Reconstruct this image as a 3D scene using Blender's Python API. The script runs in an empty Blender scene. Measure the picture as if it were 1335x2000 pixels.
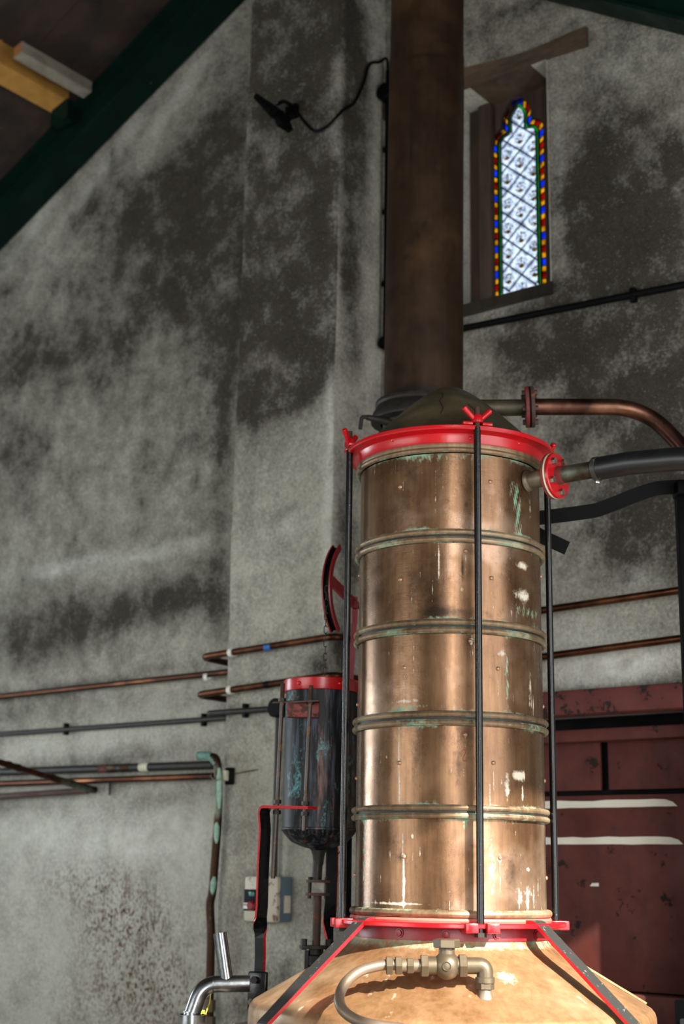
import bpy, bmesh, math, random
import numpy as np
from mathutils import Vector, Matrix, Quaternion

random.seed(7); rng = np.random.default_rng(7)
PI = math.pi; R = math.radians
scene = bpy.context.scene; COL = scene.collection

# ------------------------------------------------------------------ camera
EYE = Vector((0, 0, 1.6)); FPX = 2778.0
TILT, ROLL = R(14.3), R(1.0)
_r = Vector((1, 0, 0)); _u = Vector((0, -math.sin(TILT), math.cos(TILT))); _f = Vector((0, math.cos(TILT), math.sin(TILT)))
CR = _r * math.cos(ROLL) + _u * math.sin(ROLL); CU = _u * math.cos(ROLL) - _r * math.sin(ROLL)
cam = bpy.data.cameras.new('camera'); camo = bpy.data.objects.new('camera', cam); COL.objects.link(camo)
cam.sensor_fit = 'VERTICAL'; cam.sensor_height = 36; cam.sensor_width = 24; cam.lens = 50
camo.matrix_world = Matrix(((CR.x, CU.x, -_f.x, EYE.x), (CR.y, CU.y, -_f.y, EYE.y), (CR.z, CU.z, -_f.z, EYE.z), (0, 0, 0, 1)))
cam.dof.use_dof = True; cam.dof.focus_distance = 4.0; cam.dof.aperture_fstop = 2.8
scene.camera = camo

# ------------------------------------------------------------------ sky, sun, daylight through the openings, added rear fill, exposure
w = bpy.data.worlds.new('sky'); scene.world = w; w.use_nodes = True
bg = w.node_tree.nodes['Background']; bg.inputs[0].default_value = (0.82, 0.92, 1.0, 1); bg.inputs[1].default_value = 1.5
NN = Vector((math.sin(R(38)), math.cos(R(38)), 0)); SS = Vector((NN.y, -NN.x, 0))     # into the wall / along the wall
DM, DF = 5.12, 4.75                                                                   # main wall and chimney breast distances
def SZ(s, z, d): return SS * s + NN * d + Vector((0, 0, z))
SUN_AZ, SUN_EL = R(35), R(31)
sun_dir = Vector((math.sin(SUN_AZ) * math.cos(SUN_EL), -math.cos(SUN_AZ) * math.cos(SUN_EL), math.sin(SUN_EL)))
sl = bpy.data.lights.new('sun', 'SUN'); sl.energy = 22.0; sl.angle = R(0.6); sl.color = (1, 0.93, 0.82)
so = bpy.data.objects.new('sun', sl); COL.objects.link(so); so.rotation_euler = sun_dir.to_track_quat('Z', 'Y').to_euler()
def area(name, loc, direction, sx, sy, power, col):
    l = bpy.data.lights.new(name, 'AREA'); l.shape = 'RECTANGLE'; l.size = sx; l.size_y = sy; l.energy = power; l.color = col
    o = bpy.data.objects.new(name, l); COL.objects.link(o); o.location = loc
    o.rotation_euler = (-direction).to_track_quat('Z', 'Y').to_euler(); return o
area('daylight_doorway', SZ(.78, 2.0, 3.1), -SS, 2.1, 3.4, 95, (1, .97, .95))
area('daylight_side', SZ(.78, 2.3, -.6), -SS, 1.5, 3.7, 235, (1, .985, .95))
area('fill_rear_far', SZ(-5.2, 2.0, -2.95), NN, 4.4, 2.5, 150, (1, .99, .955))  # fill lamp added at the rear to brighten the wall
area('daylight_left', SZ(-8.95, 2.2, 2.6), SS, 1.2, 2.0, 120, (.84, .94, 1))
vs = scene.view_settings; vs.view_transform = 'Standard'; vs.look = 'None'; vs.exposure = 0; vs.gamma = 1; vs.use_curve_mapping = False

# ------------------------------------------------------------------ measuring helpers (points on real planes)
def ray(x, y): return _f + CR * ((x - 667.5) / FPX) - CU * ((y - 1000) / FPX)
def W(x, y, d=DM): k = ray(x, y); return EYE + k * (d / k.dot(NN))
def sz(x, y, d=DM): p = W(x, y, d); return p.dot(SS), p.z
def Y(x, y, yy): k = ray(x, y); return EYE + k * (yy / k.y)
AX = Vector((0.338, 4.332, 0))
FR = Vector((-AX.x, -AX.y, 0)).normalized(); RT = Vector((-FR.y, FR.x, 0))
def CP(phi, r, z): a = R(phi); return AX + FR * (r * math.cos(a)) + RT * (r * math.sin(a)) + Vector((0, 0, z))
def zf(py, r, px=877): k = ray(px, py); t = (AX.dot(FR) + r - EYE.dot(FR)) / k.dot(FR); return (EYE + k * t).z

# ------------------------------------------------------------------ mesh building
class MB:
    def __init__(s): s.v = []; s.f = []; s.m = []; s.attr = {}
    def add(s, vs, fs, mi=0):
        o = len(s.v); s.v += [tuple(v) for v in vs]; s.f += [tuple(i + o for i in q) for q in fs]; s.m += [mi] * len(fs); return s
    def box(s, c, size, rot=None, mi=0, bevel=0):
        hx, hy, hz = [q / 2 for q in size]; c = Vector(c); rot = rot or Matrix.Identity(3)
        if bevel <= 0:
            vs = [c + rot @ Vector((x * hx, y * hy, z * hz)) for x in (-1, 1) for y in (-1, 1) for z in (-1, 1)]
            return s.add(vs, [(0, 1, 3, 2), (4, 6, 7, 5), (0, 4, 5, 1), (2, 3, 7, 6), (0, 2, 6, 4), (1, 5, 7, 3)], mi)
        bm = bmesh.new(); bmesh.ops.create_cube(bm, size=1)
        for v in bm.verts: v.co = Vector((v.co.x * size[0], v.co.y * size[1], v.co.z * size[2]))
        bmesh.ops.bevel(bm, geom=bm.edges[:], offset=bevel, segments=2, affect='EDGES', profile=.5)
        bm.verts.index_update(); vs = [c + rot @ v.co for v in bm.verts]; fs = [[v.index for v in f.verts] for f in bm.faces]; bm.free()
        return s.add(vs, fs, mi)
    def hexa(s, p8, mi=0):   # bottom 4 then top 4 (same winding)
        return s.add(p8, [(3, 2, 1, 0), (4, 5, 6, 7), (0, 1, 5, 4), (1, 2, 6, 5), (2, 3, 7, 6), (3, 0, 4, 7)], mi)
    def lathe(s, prof, centre=AX, seg=96, mi=0, axis=None, cap=False, a0=0, a1=2 * PI):
        q = axis.to_track_quat('Z', 'Y').to_matrix() if axis is not None else Matrix.Identity(3)
        c = Vector(centre); vs = []; fs = []; n = len(prof); full = abs(a1 - a0 - 2 * PI) < 1e-6; ns = seg if full else seg + 1
        for i in range(ns):
            a = a0 + (a1 - a0) * i / seg; ca, sa = math.cos(a), math.sin(a)
            for r_, z_ in prof: vs.append(c + q @ Vector((r_ * ca, r_ * sa, z_)))
        for i in range(seg):
            j = (i + 1) % ns
            for k in range(n - 1): fs.append((i * n + k, j * n + k, j * n + k + 1, i * n + k + 1))
        if cap:
            fs.append([i * n for i in range(ns)][::-1]); fs.append([i * n + n - 1 for i in range(ns)])
        return s.add(vs, fs, mi)
    def cyl(s, a, b, r0, r1=None, seg=24, mi=0, bev=0):
        a, b = Vector(a), Vector(b); L = (b - a).length; r1 = r0 if r1 is None else r1
        p = [(r0 - bev, 0), (r0, bev), (r1, L - bev), (r1 - bev, L)] if bev else [(r0, 0), (r1, L)]
        return s.lathe(p, a, seg, mi, b - a, True)
    def tube(s, path, rad, seg=16, mi=0, cap=True):
        P = [Vector(p) for p in path]; n = len(P); rr = rad if isinstance(rad, (list, tuple)) else [rad] * n
        T = [(P[min(i + 1, n - 1)] - P[max(i - 1, 0)]).normalized() for i in range(n)]
        u = T[0].orthogonal().normalized(); vs = []; fs = []
        for i in range(n):
            if i: u = (T[i - 1].rotation_difference(T[i]) @ u); u = (u - T[i] * u.dot(T[i])).normalized()
            b = T[i].cross(u)
            for k in range(seg): a = 2 * PI * k / seg; vs.append(P[i] + (u * math.cos(a) + b * math.sin(a)) * rr[i])
        for i in range(n - 1):
            for k in range(seg): l = (k + 1) % seg; fs.append((i * seg + k, i * seg + l, (i + 1) * seg + l, (i + 1) * seg + k))
        if cap: fs.append(list(range(seg))[::-1]); fs.append([(n - 1) * seg + k for k in range(seg)])
        return s.add(vs, fs, mi)
    def bar(s, path, wdirs, width, thick, mi_face=0, mi_edge=0):   # flat bar swept along a path, width direction given at each point
        P = [Vector(p) for p in path]; n = len(P); o = len(s.v)
        for i in range(n):
            t = (P[min(i + 1, n - 1)] - P[max(i - 1, 0)]).normalized(); wd = Vector(wdirs[i]); wd = (wd - t * wd.dot(t)).normalized(); nd = t.cross(wd)
            for a, b in ((-1, -1), (1, -1), (1, 1), (-1, 1)): s.v.append(tuple(P[i] + wd * (a * width / 2) + nd * (b * thick / 2)))
        for i in range(n - 1):
            for k in range(4):
                l = (k + 1) % 4; s.f.append((o + i * 4 + k, o + i * 4 + l, o + i * 4 + 4 + l, o + i * 4 + 4 + k)); s.m.append(mi_face if k % 2 == 0 else mi_edge)
        s.f += [(o + 3, o + 2, o + 1, o), tuple(o + (n - 1) * 4 + k for k in range(4))]; s.m += [mi_edge, mi_edge]; return s
    def prism(s, poly, ext, mi=0):   # planar polygon extruded by vector ext
        n = len(poly); e = Vector(ext); vs = [Vector(p) for p in poly] + [Vector(p) + e for p in poly]
        fs = [list(range(n))[::-1], [n + k for k in range(n)]] + [(k, (k + 1) % n, n + (k + 1) % n, n + k) for k in range(n)]
        return s.add(vs, fs, mi)
    def ball(s, c, r, seg=16, sc=(1, 1, 1), mi=0, axis=None):
        p = [(r * math.sin(PI * i / 10), -r * math.cos(PI * i / 10) * sc[2]) for i in range(11)]; p[0] = (1e-5, p[0][1]); p[-1] = (1e-5, p[-1][1])
        return s.lathe(p, c, seg, mi, axis)

def bend(path, rad, n=6):    # round the corners of a polyline
    P = [Vector(p) for p in path]; out = [P[0]]
    for i in range(1, len(P) - 1):
        a, b, c = P[i - 1], P[i], P[i + 1]; d1 = (a - b); d2 = (c - b); r_ = min(rad, d1.length * .49, d2.length * .49)
        p1 = b + d1.normalized() * r_; p2 = b + d2.normalized() * r_
        for k in range(n + 1): t = k / n; out.append(p1 * (1 - t) ** 2 + b * 2 * t * (1 - t) + p2 * t * t)
    out.append(P[-1]); return out
def spline(P, n=8):
    P = [Vector(p) for p in P]; out = []
    for i in range(len(P) - 1):
        p0, p1, p2, p3 = P[max(i - 1, 0)], P[i], P[i + 1], P[min(i + 2, len(P) - 1)]
        for k in range(n):
            t = k / n; out.append(.5 * ((2 * p1) + (p2 - p0) * t + (2 * p0 - 5 * p1 + 4 * p2 - p3) * t * t + (3 * p1 - p0 - 3 * p2 + p3) * t ** 3))
    out.append(P[-1]); return out

ORI = {}
def tag(o, label=None, cat=None, group=None, kind=None):
    for k, v in (('label', label), ('category', cat), ('group', group), ('kind', kind)):
        if v: o[k] = v
    return o
def thing(name, label, cat, loc, group=None):
    o = bpy.data.objects.new(name, None); COL.objects.link(o); o.location = loc; o.empty_display_size = .05; ORI[o.name] = Vector(loc)
    return tag(o, label, cat, group)
def struct(name, loc=(0, 0, 0)):
    o = bpy.data.objects.new(name, None); COL.objects.link(o); o.location = loc; ORI[o.name] = Vector(loc); o['kind'] = 'structure'; return o
def part(name, mb, mats, parent=None, label=None, angle=40, origin=None, flat=False):
    me = bpy.data.meshes.new(name); base = ORI[parent.name] if parent else Vector((0, 0, 0))
    org = Vector(origin) if origin is not None else base
    me.from_pydata([tuple(Vector(v) - org) for v in mb.v], [], mb.f)
    for m_ in (mats if isinstance(mats, (list, tuple)) else [mats]): me.materials.append(m_)
    me.polygons.foreach_set('material_index', mb.m)
    bm = bmesh.new(); bm.from_mesh(me); bmesh.ops.recalc_face_normals(bm, faces=bm.faces); bm.to_mesh(me); bm.free()
    for k, a in mb.attr.items():
        at = me.attributes.new(k, 'FLOAT', 'POINT'); at.data.foreach_set('value', np.asarray(a, dtype=np.float32))
    if not flat: me.shade_smooth(); me.set_sharp_from_angle(angle=R(angle))
    o = bpy.data.objects.new(name, me); COL.objects.link(o); ORI[o.name] = org
    if parent: o.parent = parent
    o.location = org - base
    if label: o['label'] = label
    return o
def inst(name, src, parent, loc, direction=None, twist=0, label=None):     # a copy of a small part that shares its mesh
    o = src.copy(); o.name = name; COL.objects.link(o); o.parent = parent; ORI[o.name] = Vector(loc)
    o.location = Vector(loc) - ORI[parent.name]
    if direction is not None: o.rotation_mode = 'QUATERNION'; o.rotation_quaternion = Vector(direction).to_track_quat('Z', 'Y') @ Quaternion((0, 0, 1), twist)
    if label: o['label'] = label
    return o

# ------------------------------------------------------------------ materials
def c(r_, g, b): return tuple(((q / 255) / 12.92 if q / 255 <= .04045 else ((q / 255 + .055) / 1.055) ** 2.4) for q in (r_, g, b)) + (1,)
class Mat:
    def __init__(s, name):
        s.m = bpy.data.materials.new(name); s.m.use_nodes = True; s.t = s.m.node_tree; s.b = s.t.nodes['Principled BSDF']; s.co = s.t.nodes.new('ShaderNodeTexCoord')
    def n(s, ty, ins=None, **props):
        d = s.t.nodes.new(ty)
        for k, v in props.items(): setattr(d, k, v)
        for k, v in (ins or {}).items(): s.set(d.inputs[k], v)
        return d
    def set(s, sock, v):
        if isinstance(v, bpy.types.NodeSocket): s.t.links.new(v, sock)
        else: sock.default_value = v
    def vec(s, scale=(1, 1, 1), space='Object'): return s.n('ShaderNodeMapping', {'Vector': s.co.outputs[space], 'Scale': scale}).outputs[0]
    def noise(s, scale, detail=4, rough=.6, vec=None, dist=0): return s.n('ShaderNodeTexNoise', {'Vector': vec or s.co.outputs['Object'], 'Scale': scale, 'Detail': detail, 'Roughness': rough, 'Distortion': dist}).outputs[0]
    def ramp(s, fac, a, b, lo=0., hi=1.): return s.n('ShaderNodeMapRange', {'Value': fac, 'From Min': a, 'From Max': b, 'To Min': lo, 'To Max': hi}, clamp=True).outputs[0]
    def mix(s, fac, a, b):
        d = s.n('ShaderNodeMix', data_type='RGBA'); s.set(d.inputs[0], fac); s.set(d.inputs[6], a); s.set(d.inputs[7], b); return d.outputs[2]
    def math(s, op, a, b=0.): d = s.n('ShaderNodeMath', operation=op); s.set(d.inputs[0], a); s.set(d.inputs[1], b); return d.outputs[0]
    def attr(s, name): return s.n('ShaderNodeAttribute', attribute_name=name).outputs['Fac']
    def bump(s, h, strength=.3, dist=.005): s.set(s.b.inputs['Normal'], s.n('ShaderNodeBump', {'Height': h, 'Strength': strength, 'Distance': dist}).outputs[0])
    def done(s, col=None, rough=None, metal=None, **kw):
        if col is not None: s.set(s.b.inputs['Base Color'], col)
        if rough is not None: s.set(s.b.inputs['Roughness'], rough)
        if metal is not None: s.set(s.b.inputs['Metallic'], metal)
        for k, v in kw.items(): s.set(s.b.inputs[k.replace('_', ' ')], v)
        return s.m

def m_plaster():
    m = Mat('stained_plaster'); soot_shade = m.attr('soot_shade'); rust = m.attr('rust'); pale = m.attr('pale')
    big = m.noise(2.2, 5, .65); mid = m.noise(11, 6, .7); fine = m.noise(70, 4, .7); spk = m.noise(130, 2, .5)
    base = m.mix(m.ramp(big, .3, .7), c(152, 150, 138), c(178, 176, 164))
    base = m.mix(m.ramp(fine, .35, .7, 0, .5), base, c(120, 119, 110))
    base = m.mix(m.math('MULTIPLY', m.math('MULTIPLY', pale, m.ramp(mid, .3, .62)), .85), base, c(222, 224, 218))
    k = m.math('ADD', soot_shade, m.math('MULTIPLY', m.math('SUBTRACT', mid, .5), 1.2)); k = m.math('ADD', k, m.math('MULTIPLY', m.math('SUBTRACT', fine, .5), 1.15))
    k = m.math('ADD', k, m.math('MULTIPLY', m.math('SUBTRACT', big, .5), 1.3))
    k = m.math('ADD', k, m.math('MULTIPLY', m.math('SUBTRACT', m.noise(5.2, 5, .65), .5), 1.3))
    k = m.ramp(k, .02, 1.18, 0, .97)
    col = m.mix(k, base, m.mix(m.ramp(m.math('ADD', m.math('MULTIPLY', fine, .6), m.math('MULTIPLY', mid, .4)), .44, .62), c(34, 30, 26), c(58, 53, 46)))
    col = m.mix(m.math('MULTIPLY', m.ramp(spk, .67, .74), m.ramp(soot_shade, .2, .8, 0, .55)), col, c(150, 148, 138))
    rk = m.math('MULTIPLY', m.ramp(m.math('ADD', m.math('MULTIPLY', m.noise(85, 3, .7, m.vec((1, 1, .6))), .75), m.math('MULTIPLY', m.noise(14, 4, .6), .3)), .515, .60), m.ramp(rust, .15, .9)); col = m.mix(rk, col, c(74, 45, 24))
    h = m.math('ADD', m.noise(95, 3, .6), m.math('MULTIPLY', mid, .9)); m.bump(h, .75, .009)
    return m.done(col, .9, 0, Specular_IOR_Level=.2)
def m_copper(name, dark, mid_, lite, pat=c(98, 150, 126), rough=.3, metal=1., streak=1., patina=True, grime=.5):
    m = Mat(name); v = m.vec((9, 9, .7)); st = m.noise(5, 5, .7, v); big = m.noise(5, 5, .6); fine = m.noise(60, 4, .7); sc = m.noise(40, 3, .6, m.vec((.6, .6, 9)))
    col = m.mix(m.ramp(m.math('ADD', m.math('MULTIPLY', st, .55 * streak), m.math('MULTIPLY', big, .55)), .38, .72), dark, mid_)
    col = m.mix(m.ramp(m.noise(3.1, 4, .6), .52, .75), col, lite)
    col = m.mix(m.ramp(fine, .58, .75, 0, grime), col, dark)
    me = metal; ro = m.ramp(m.math('ADD', m.math('MULTIPLY', big, .7), m.math('MULTIPLY', fine, .3)), .3, .75, rough * .75, rough * 1.55)
    if patina:
        p = m.attr('patina'); q = m.attr('pale')
        pk = m.ramp(m.math('ADD', p, m.math('MULTIPLY', m.math('SUBTRACT', fine, .5), 1.3)), .35, .75); pk = m.math('MULTIPLY', pk, m.ramp(p, .02, .2))
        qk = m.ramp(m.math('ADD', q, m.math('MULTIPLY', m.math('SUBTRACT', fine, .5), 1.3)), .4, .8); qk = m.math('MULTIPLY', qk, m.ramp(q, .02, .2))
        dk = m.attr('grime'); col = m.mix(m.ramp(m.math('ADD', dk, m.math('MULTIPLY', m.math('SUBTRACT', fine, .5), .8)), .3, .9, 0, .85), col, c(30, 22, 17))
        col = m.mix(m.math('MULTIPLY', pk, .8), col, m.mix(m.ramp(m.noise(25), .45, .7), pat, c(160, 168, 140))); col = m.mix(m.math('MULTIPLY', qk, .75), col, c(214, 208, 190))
        me = m.math('MULTIPLY', m.math('SUBTRACT', 1., m.math('MAXIMUM', pk, qk)), metal); ro = m.math('ADD', ro, m.math('MULTIPLY', m.math('MAXIMUM', pk, qk), .3))
    m.bump(m.math('ADD', fine, m.math('MULTIPLY', sc, .5)), .12, .002)
    return m.done(col, ro, me)
def m_paint(name, col, chip, rough=.3, amt=.66, scale=60, var=.25, bump=.25, metal=0, dirt=None):
    m = Mat(name); n1 = m.noise(scale, 4, .7); n2 = m.noise(7, 4, .6)
    dk = tuple(q * (1 - var) for q in col[:3]) + (1,)
    cc = m.mix(m.ramp(n2, .35, .7), col, dk)
    if dirt: cc = m.mix(m.ramp(m.noise(4, 6, .7, m.vec((2, 2, 1))), .5, .72), cc, dirt)
    k = m.ramp(n1, amt, amt + .05); cc = m.mix(k, cc, chip)
    m.bump(m.math('ADD', m.noise(scale * .8, 3), m.math('MULTIPLY', k, -.5)), bump, .002)
    if max(col[:3]) < .02: m.set(m.b.inputs['Specular IOR Level'], .08 if rough > .4 else .4)
    return m.done(cc, m.math('ADD', m.ramp(n2, .3, .7, rough * .8, rough * 1.2), m.math('MULTIPLY', k, .4)), metal)
def m_wood(name, a, b, scale=6, rough=.75, sc=(1, 1, .1)):
    m = Mat(name); g = m.noise(scale * 5, 5, .65, m.vec(sc), .6); k = m.noise(scale, 4, .6)
    m.bump(g, .4, .004); return m.done(m.mix(m.ramp(m.math('ADD', m.math('MULTIPLY', g, .6), m.math('MULTIPLY', k, .4)), .35, .65), a, b), rough)
def m_plain(name, a, b, rough=.5, metal=0, scale=30, bump=.15):
    m = Mat(name); n_ = m.noise(scale, 4, .65); m.bump(n_, bump, .002); return m.done(m.mix(m.ramp(n_, .35, .68), a, b), rough, metal)
def m_glass(name, col, var, motif=False):
    m = Mat(name); t = m.t; n_ = m.noise(38, 3, .6); cc = m.mix(m.ramp(n_, .38, .65), col, var)
    if motif:
        uv = m.n('ShaderNodeSeparateXYZ', {0: m.co.outputs['UV']}); x = m.math('ABSOLUTE', uv.outputs[0]); y = uv.outputs[1]
        rr = m.math('SQRT', m.math('ADD', m.math('MULTIPLY', uv.outputs[0], uv.outputs[0]), m.math('MULTIPLY', y, y)))
        sk = m.noise(95, 4, .75); e = m.math('MULTIPLY', m.ramp(rr, .5, .36), m.ramp(sk, .47, .6)); cc = m.mix(e, cc, (.05, .055, .08, 1))
        leaf = m.math('MULTIPLY', m.ramp(m.math('ADD', x, m.math('MULTIPLY', m.math('ABSOLUTE', m.math('ADD', y, .3)), 1.4)), .27, .2), m.ramp(m.noise(50, 2), .34, .44)); cc = m.mix(leaf, cc, (.22, .12, .01, 1))
        lf2 = m.ramp(m.math('ADD', x, m.math('ABSOLUTE', m.math('SUBTRACT', y, .3))), .1, .06); cc = m.mix(lf2, cc, (.25, .15, .02, 1))
        edge = m.math('MULTIPLY', m.ramp(m.math('ADD', x, m.math('ABSOLUTE', y)), .62, .8), m.ramp(m.noise(30, 3), .42, .62, 0, .6)); cc = m.mix(edge, cc, (.2, .22, .3, 1))
    tr = m.n('ShaderNodeBsdfTransparent', {0: cc}); gl = m.n('ShaderNodeBsdfGlossy', {0: (.8, .8, .8, 1), 'Roughness': .15})
    fr = m.n('ShaderNodeFresnel', {'IOR': 1.3}); mx = m.n('ShaderNodeMixShader', {0: fr.outputs[0], 1: tr.outputs[0], 2: gl.outputs[0]})
    t.links.new(mx.outputs[0], t.nodes['Material Output'].inputs['Surface']); return m.m

PLASTER = m_plaster()
SHELL = m_copper('worn_copper', c(82, 58, 40), c(128, 97, 70), c(170, 143, 122), rough=.26, metal=.74)
BEAD = m_copper('weathered_bead_copper', c(80, 62, 46), c(142, 118, 90), c(168, 150, 124), rough=.45, grime=.8, metal=.5)
POT = m_copper('pot_copper', c(108, 76, 46), c(152, 118, 84), c(178, 152, 122), rough=.42, patina=True, grime=.35, metal=.4)
POT2 = POT
DULL = m_copper('dull_dome_copper', c(62, 56, 40), c(92, 84, 62), c(108, 98, 72), rough=.45, patina=False, metal=.4, streak=.2)
FLUE = m_copper('sooty_flue_copper', c(46, 31, 19), c(70, 49, 31), c(80, 58, 38), rough=.42, streak=.6, patina=True, metal=.6)
PIPEC = m_copper('pipe_copper', c(66, 40, 28), c(128, 80, 54), c(150, 98, 68), rough=.36, patina=False, streak=.3)
OLDPIPE = m_copper('verdigris_pipe', c(60, 44, 34), c(104, 74, 56), c(150, 168, 150), rough=.5, patina=False, streak=.2)
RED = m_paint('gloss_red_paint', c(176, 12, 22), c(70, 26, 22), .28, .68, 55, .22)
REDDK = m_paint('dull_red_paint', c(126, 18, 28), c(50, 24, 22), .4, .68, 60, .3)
REDPALE = m_paint('faded_red_gasket', c(196, 96, 84), c(120, 60, 50), .55, .68, 60, .2)
BLACK = m_paint('black_gloss_paint', c(10, 11, 13), c(150, 156, 158), .25, .70, 75, .3, .3)
BLACKM = m_paint('black_matt_paint', c(7, 7, 8), c(40, 38, 35), .55, .74, 40, .3, .3)
STRAPB = m_paint('worn_black_strap', c(44, 44, 43), c(100, 98, 88), .5, .62, 60, .35, .3)
RUST = m_paint('rusty_iron', c(66, 42, 32), c(110, 60, 38), .7, .6, 50, .4, .5)
RUSTRED = m_paint('rusty_red_flange', c(120, 36, 36), c(70, 48, 38), .6, .5, 26, .4, .4)
IRON = m_plain('dark_iron', c(20, 18, 17), c(42, 37, 32), .55, .3, 40, .3)
RIVET = m_plain('copper_rivet', c(150, 108, 84), c(176, 138, 112), .35, .5, 60, .1)
STEEL = m_plain('stainless_steel', c(120, 125, 130), c(160, 164, 168), .25, 1, 30, .05)
ZINC = m_plain('zinc_bolt', c(150, 150, 142), c(190, 190, 180), .35, 1, 50, .15)
RUBBER = m_plain('black_rubber_hose', c(14, 15, 17), c(22, 24, 27), .4, 0, 30, .1)
BRASS = m_copper('weathered_brass', c(88, 78, 62), c(132, 120, 98), c(158, 150, 128), rough=.4, patina=False, streak=.2, metal=.55)
LOOPC = m_copper('pale_copper_tube', c(110, 96, 82), c(150, 130, 114), c(170, 160, 148), rough=.4, patina=False, streak=.2, metal=.45)
GREEN = m_paint('dark_green_paint', c(9, 30, 24), c(90, 104, 92), .42, .69, 14, .4, .2)
WHITEP = m_plain('white_plastic', c(214, 214, 206), c(196, 196, 186), .45)
PALEG = m_plain('pale_gasket', c(206, 206, 184), c(180, 178, 150), .7)
BLUET = m_plain('blue_tape', c(30, 92, 160), c(24, 80, 146), .5)
OAK = m_wood('dark_oak', c(28, 20, 13), c(64, 46, 32), 6)
LINT = m_wood('lintel_oak', c(40, 30, 22), c(84, 66, 48), 6, sc=(.2, .2, 1))
PINE = m_wood('yellow_pine', c(128, 88, 34), c(172, 126, 56), 4, sc=(.3, .3, 1))
GREYW = m_wood('grey_timber', c(92, 84, 72), c(134, 128, 116), 5, sc=(.3, .3, 1))
BOARD = m_wood('dark_roof_board', c(22, 16, 12), c(54, 38, 28), 3, .85, (.4, .4, .4))
DOORRED = m_paint('oxide_red_sheet', c(80, 27, 18), c(20, 13, 12), .7, .62, 9, .3, .15, dirt=c(50, 18, 14))
LINRED = m_paint('oxide_red_timber', c(88, 34, 30), c(28, 18, 16), .7, .54, 14, .35, .5)
STRIPE = m_paint('white_stripe_paint', c(208, 206, 192), c(120, 84, 70), .6, .70, 24, .12, .3)
LEAD = m_plain('lead_came', c(20, 24, 24), c(32, 36, 36), .5, .3)
FLOORM = m_plain('concrete_floor', c(110, 108, 100), c(140, 138, 130), .85, 0, 4)
ROOMW = m_plain('limewash', c(118, 116, 108), c(146, 144, 136), .9, 0, 3)
STONE = m_plain('pale_stone', c(104, 94, 80), c(136, 124, 108), .85, 0, 16, .6)
def m_tank():
    m = Mat('blackened_tank_copper'); v = m.vec((14, 14, 1.1)); st = m.noise(3.2, 6, .75, v); s2 = m.noise(2.4, 6, .75, m.vec((11, 11, 1.3))); fi = m.noise(70, 4, .7)
    col = m.mix(m.ramp(st, .50, .74), c(12, 12, 14), c(84, 94, 108)); col = m.mix(m.ramp(s2, .54, .66, 0, .8), col, c(112, 80, 72))
    col = m.mix(m.math('MULTIPLY', m.ramp(m.noise(8, 5, .7, m.vec((2, 2, .8))), .57, .64), m.ramp(fi, .4, .6)), col, c(84, 138, 142)); m.bump(fi, .2, .002)
    return m.done(col, .5, .2, Specular_IOR_Level=.35)
TANK = m_tank()
def m_box():
    m = Mat('rusty_white_enamel'); r_ = m.noise(26, 5, .7); col = m.mix(m.ramp(r_, .56, .64), c(176, 168, 152), c(98, 66, 40)); return m.done(col, .5)
ENAMEL = m_box()
BLUEG = m_paint('blue_grey_enamel', c(84, 104, 120), c(96, 70, 50), .45, .6, 40)
G_CLEAR = m_glass('painted_clear_glass', (.93, .95, 1, 1), (.8, .86, .95, 1), True)
G_RED = m_glass('red_glass', (.62, .02, .03, 1), (.3, .01, .02, 1))
G_YEL = m_glass('amber_glass', (.95, .62, .06, 1), (.55, .3, .02, 1))
G_BLUE = m_glass('blue_glass', (.06, .2, .95, 1), (.03, .1, .6, 1))
G_GRN = m_glass('green_glass', (.04, .55, .16, 1), (.02, .36, .1, 1))

# ------------------------------------------------------------------ the setting
RID = (-4.30, 6.93)                                    # roof ridge (s, z) on the underside of the boards
def roofz(s): return RID[1] - .49 * abs(s - RID[0])
def blobs(pts, spec, d):
    """sum of soft elliptical stains and tone patches; each is centre and radii measured on the wall"""
    s = pts[:, 0]; z = pts[:, 1]; out = np.zeros(len(s))
    for (px, py, rx, ry, ang, amt) in spec:
        s0, z0 = sz(px, py, d); s1, _ = sz(px + 5, py, d); _, z1 = sz(px, py + 5, d)
        ks = abs(s1 - s0) / 5; kz = abs(z1 - z0) / 5; a = R(ang)
        x = (s - s0) / ks; y = (z - z0) / kz
        u = (x * math.cos(a) + y * math.sin(a)) / rx; v = (-x * math.sin(a) + y * math.cos(a)) / ry
        out += amt * np.exp(-(u * u + v * v))
    return out
def fnoise(s, z, seed, freq):
    r_ = np.random.default_rng(seed); out = np.zeros_like(s)
    for k in range(9): a, b, p = r_.normal(0, freq), r_.normal(0, freq), r_.uniform(0, 6.28); out += np.sin(a * s + b * z + p)
    return out / 9

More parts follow.
